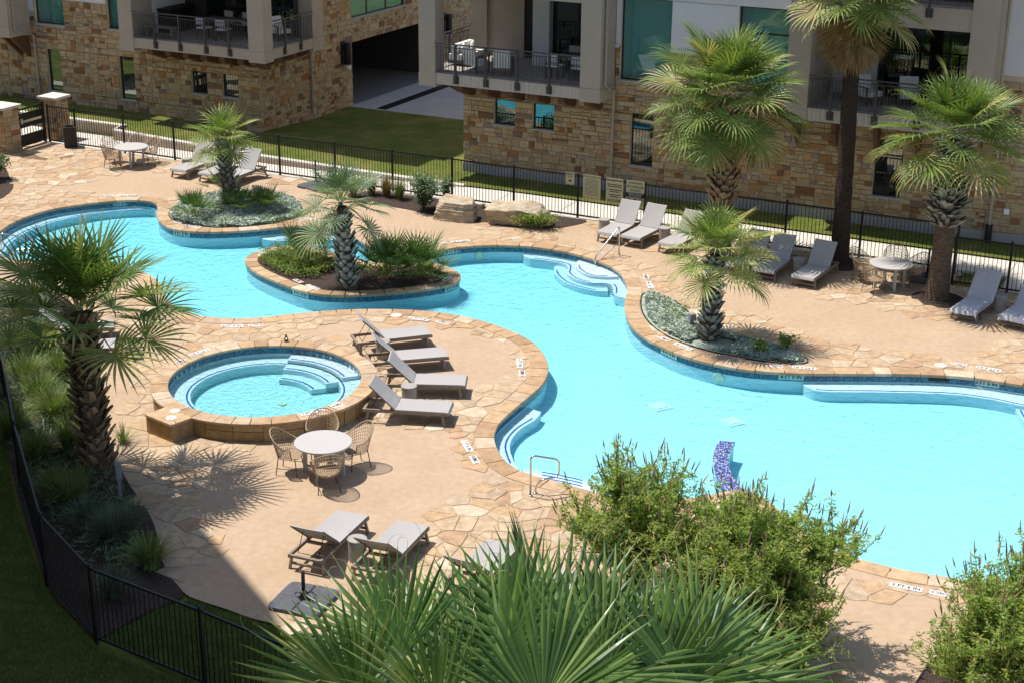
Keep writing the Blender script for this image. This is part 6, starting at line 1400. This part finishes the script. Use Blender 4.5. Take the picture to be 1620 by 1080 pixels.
cover('bed_undergrowth', [G(*p).xy for p in ((-60, 450), (0, 455), (60, 470), (105, 500), (140, 570), (150, 640), (140, 690), (150, 740), (178, 770), (205, 800), (235, 880), (200, 920), (150, 900), (95, 850), (40, 760), (5, 660), (-60, 530))], 11000, 'olean', 144, .36, .22, .06, None, .02, 1.6)  # darker leaf colour stands in for the shade over this bed
isw = off(ISLE, -.42); xm = G(600, 430).x
cover('island_groundcover', isw, 6500, 'lime', 142, .34, .10, .14, lambda p: (p[:, 0] < G(520, 430).x + .25 * np.sin(p[:, 1] * 6)) & (p[:, 1] > G(460, 441).y), lump=2.2); cover('island_groundcover', isw, 3200, 'lime', 143, .26, .10, .14, lambda p: (p[:, 1] > G(500, 432).y) & (p[:, 0] > G(540, 430).x), lump=2.0)
for k, (px, rr) in enumerate((((930 + 140, 490), .35), ((430, 352), .45), ((462, 342), .4), ((350, 354), .35), ((1040, 478), .3), ((1070, 505), .25), ((1062, 500), .3))):
    cover('green_weeds', ringpts(G(*px).xy, rr, 12), 140, 'lime', 150 + k, .16, .09, .2)
def blades(name, P, n, mat, seed, h=.055, z=0.0, zf=None):
    r = np.random.default_rng(seed); A = np.array(P); lo, hi = A.min(0), A.max(0); pts = r.uniform(lo, hi, (n * 3, 2)); pts = pts[inside(pts, A)][:n]; m_ = len(pts); a = r.uniform(0, 6.28, m_); L = h * r.uniform(.6, 1.4, m_); w = .006
    z0 = np.full(m_, z) if zf is None else zf(pts); b = np.stack([pts[:, 0], pts[:, 1], z0], 1); s_ = np.stack([np.cos(a) * w, np.sin(a) * w, np.zeros(m_)], 1); tp = b + np.stack([np.sin(a) * L * .5, np.cos(a) * L * .5, L], 1); V = np.stack([b - s_, b + s_, tp], 1).reshape(-1, 3); np_obj(name, V, np.arange(3 * m_).reshape(-1, 3), np.repeat(r.random(m_), 3), M[mat], None, kind='stuff')
blades('lawn_grass', [G(*p).xy for p in ((168, 1006), (245, 963), (302, 946), (362, 967), (430, 988), (520, 1013), (560, 1100), (330, 1100))], 60000, 'tuft', 170, .06, -.045)
blades('lawn_grass', [G(*p).xy for p in ((-60, 640), (0, 655), (25, 800), (70, 930), (150, 1020), (320, 1090), (-60, 1110))], 130000, 'tuft', 171, .055, -.045)
# ---- boulders
def boulder(c, dims, rz, label, seed, cuts, strata=.03, name='boulder'):
    """block broken out of bedded limestone: a ball cut by flat breaks, then worn and bedded"""
    from mathutils import noise as mn
    import bmesh
    bm = bmesh.new(); bmesh.ops.create_icosphere(bm, subdivisions=5, radius=1.5); pl = [(Vector(n).normalized(), d) for n, d in cuts]; o = Vector((seed * 3.1, seed * 1.7, 0))
    for v in bm.verts:
        u = v.co.normalized(); r = min([1.5] + [d / u.dot(n) for n, d in pl if u.dot(n) > .05]); p = u * r
        p *= 1 + .07 * mn.fractal(p * 1.6 + o, 1, 2, 5); bed_ = mn.noise(Vector((p.x * .4, p.y * .4, p.z * 9)) + o); h = Vector((p.x, p.y, 0)); p += h * strata * 1.6 * bed_ * (1 if abs(u.z) < .8 else .2)
        v.co = Vector((p.x * dims[0], p.y * dims[1], p.z * dims[2]))
    me = bpy.data.meshes.new(name); bm.to_mesh(me); bm.free(); me.materials.append(M['boulder']); ob_ = ob(name, me, None, (c.x, c.y, dims[2] * .72)); ob_.rotation_euler.z = rz; tag(ob_, label, 'rock', 'boulders in the planting beds'); return ob_
BLK = [((0, -1, .12), .9), ((0, 1, .1), .9), ((1, .15, .05), .95), ((-1, -.1, .25), .95), ((.08, -.1, 1), .78), ((.8, -.7, .1), 1.05), ((-.7, -.6, .5), 1.05)]
SLB = [((0, -1, -.25), .95), ((0, 1, .3), .9), ((1, 0, .5), 1.05), ((-1, 0, -.1), 1.0), ((-.12, -.12, 1), .62), ((.5, -.2, 1), .8), ((0, 0, -1), .7)]
boulder(G(722, 346), (.66, .47, .43), R(-20), 'pale layered limestone boulder between the oleander and the dark boulder', 1, BLK, .045)
boulder(G(816, 353), (.86, .50, .46), R(-14), 'long brown boulder above the orange flowered bush', 2, SLB, .02); boulder(G(413, 319), (.30, .26, .34), .3, 'small pale rock on the planted point beside the outlet post', 3, BLK + [((.5, .2, 1), .8)], .02)
# trees past the gate at the far left, beyond the frame, mirrored in the windows
def crown_tree(c, h, rad, seed, label):
    r = np.random.default_rng(seed); t = thing('shade_tree', label, 'tree', c, 0, 'shade trees beyond the gate'); sb = MB(); sb.tube([(0, 0, -.05), (.05, 0, h * .3), (0, .1, h * .6)], [.16, .13, .07], 8)
    for k in range(7): a = k * .9; sb.tube([(0.03, 0, h * .32), (math.cos(a) * rad * .5, math.sin(a) * rad * .5, h * .55), (math.cos(a) * rad * .85, math.sin(a) * rad * .85, h * .7)], [.07, .05, .02], 5)
    sb.build('trunk', M['bark'], t); n = 5000; u = r.normal(size=(n, 3)); u /= np.linalg.norm(u, axis=1)[:, None]; rr = rad * r.random(n) ** .4 * (.8 + .25 * np.sin(u[:, 0] * 5 + seed) * np.cos(u[:, 1] * 4)); c_ = u * rr[:, None] * np.array([1, 1, .8]) + np.array([0, 0, h * .62]); V, F, T = leaves(n, c_, .22, .45, .3, seed); np_obj('crown', V, F, T * .4, M['olean'], t)
for k, p in enumerate(((-25.5, 56), (-28.5, 51.5), (-24.6, 61.5), (-31, 57))): crown_tree((*p, 0), 4.6, 2.4, 200 + k, 'leafy shade tree beyond the gate, %s of four' % ('first', 'second', 'third', 'last')[k])
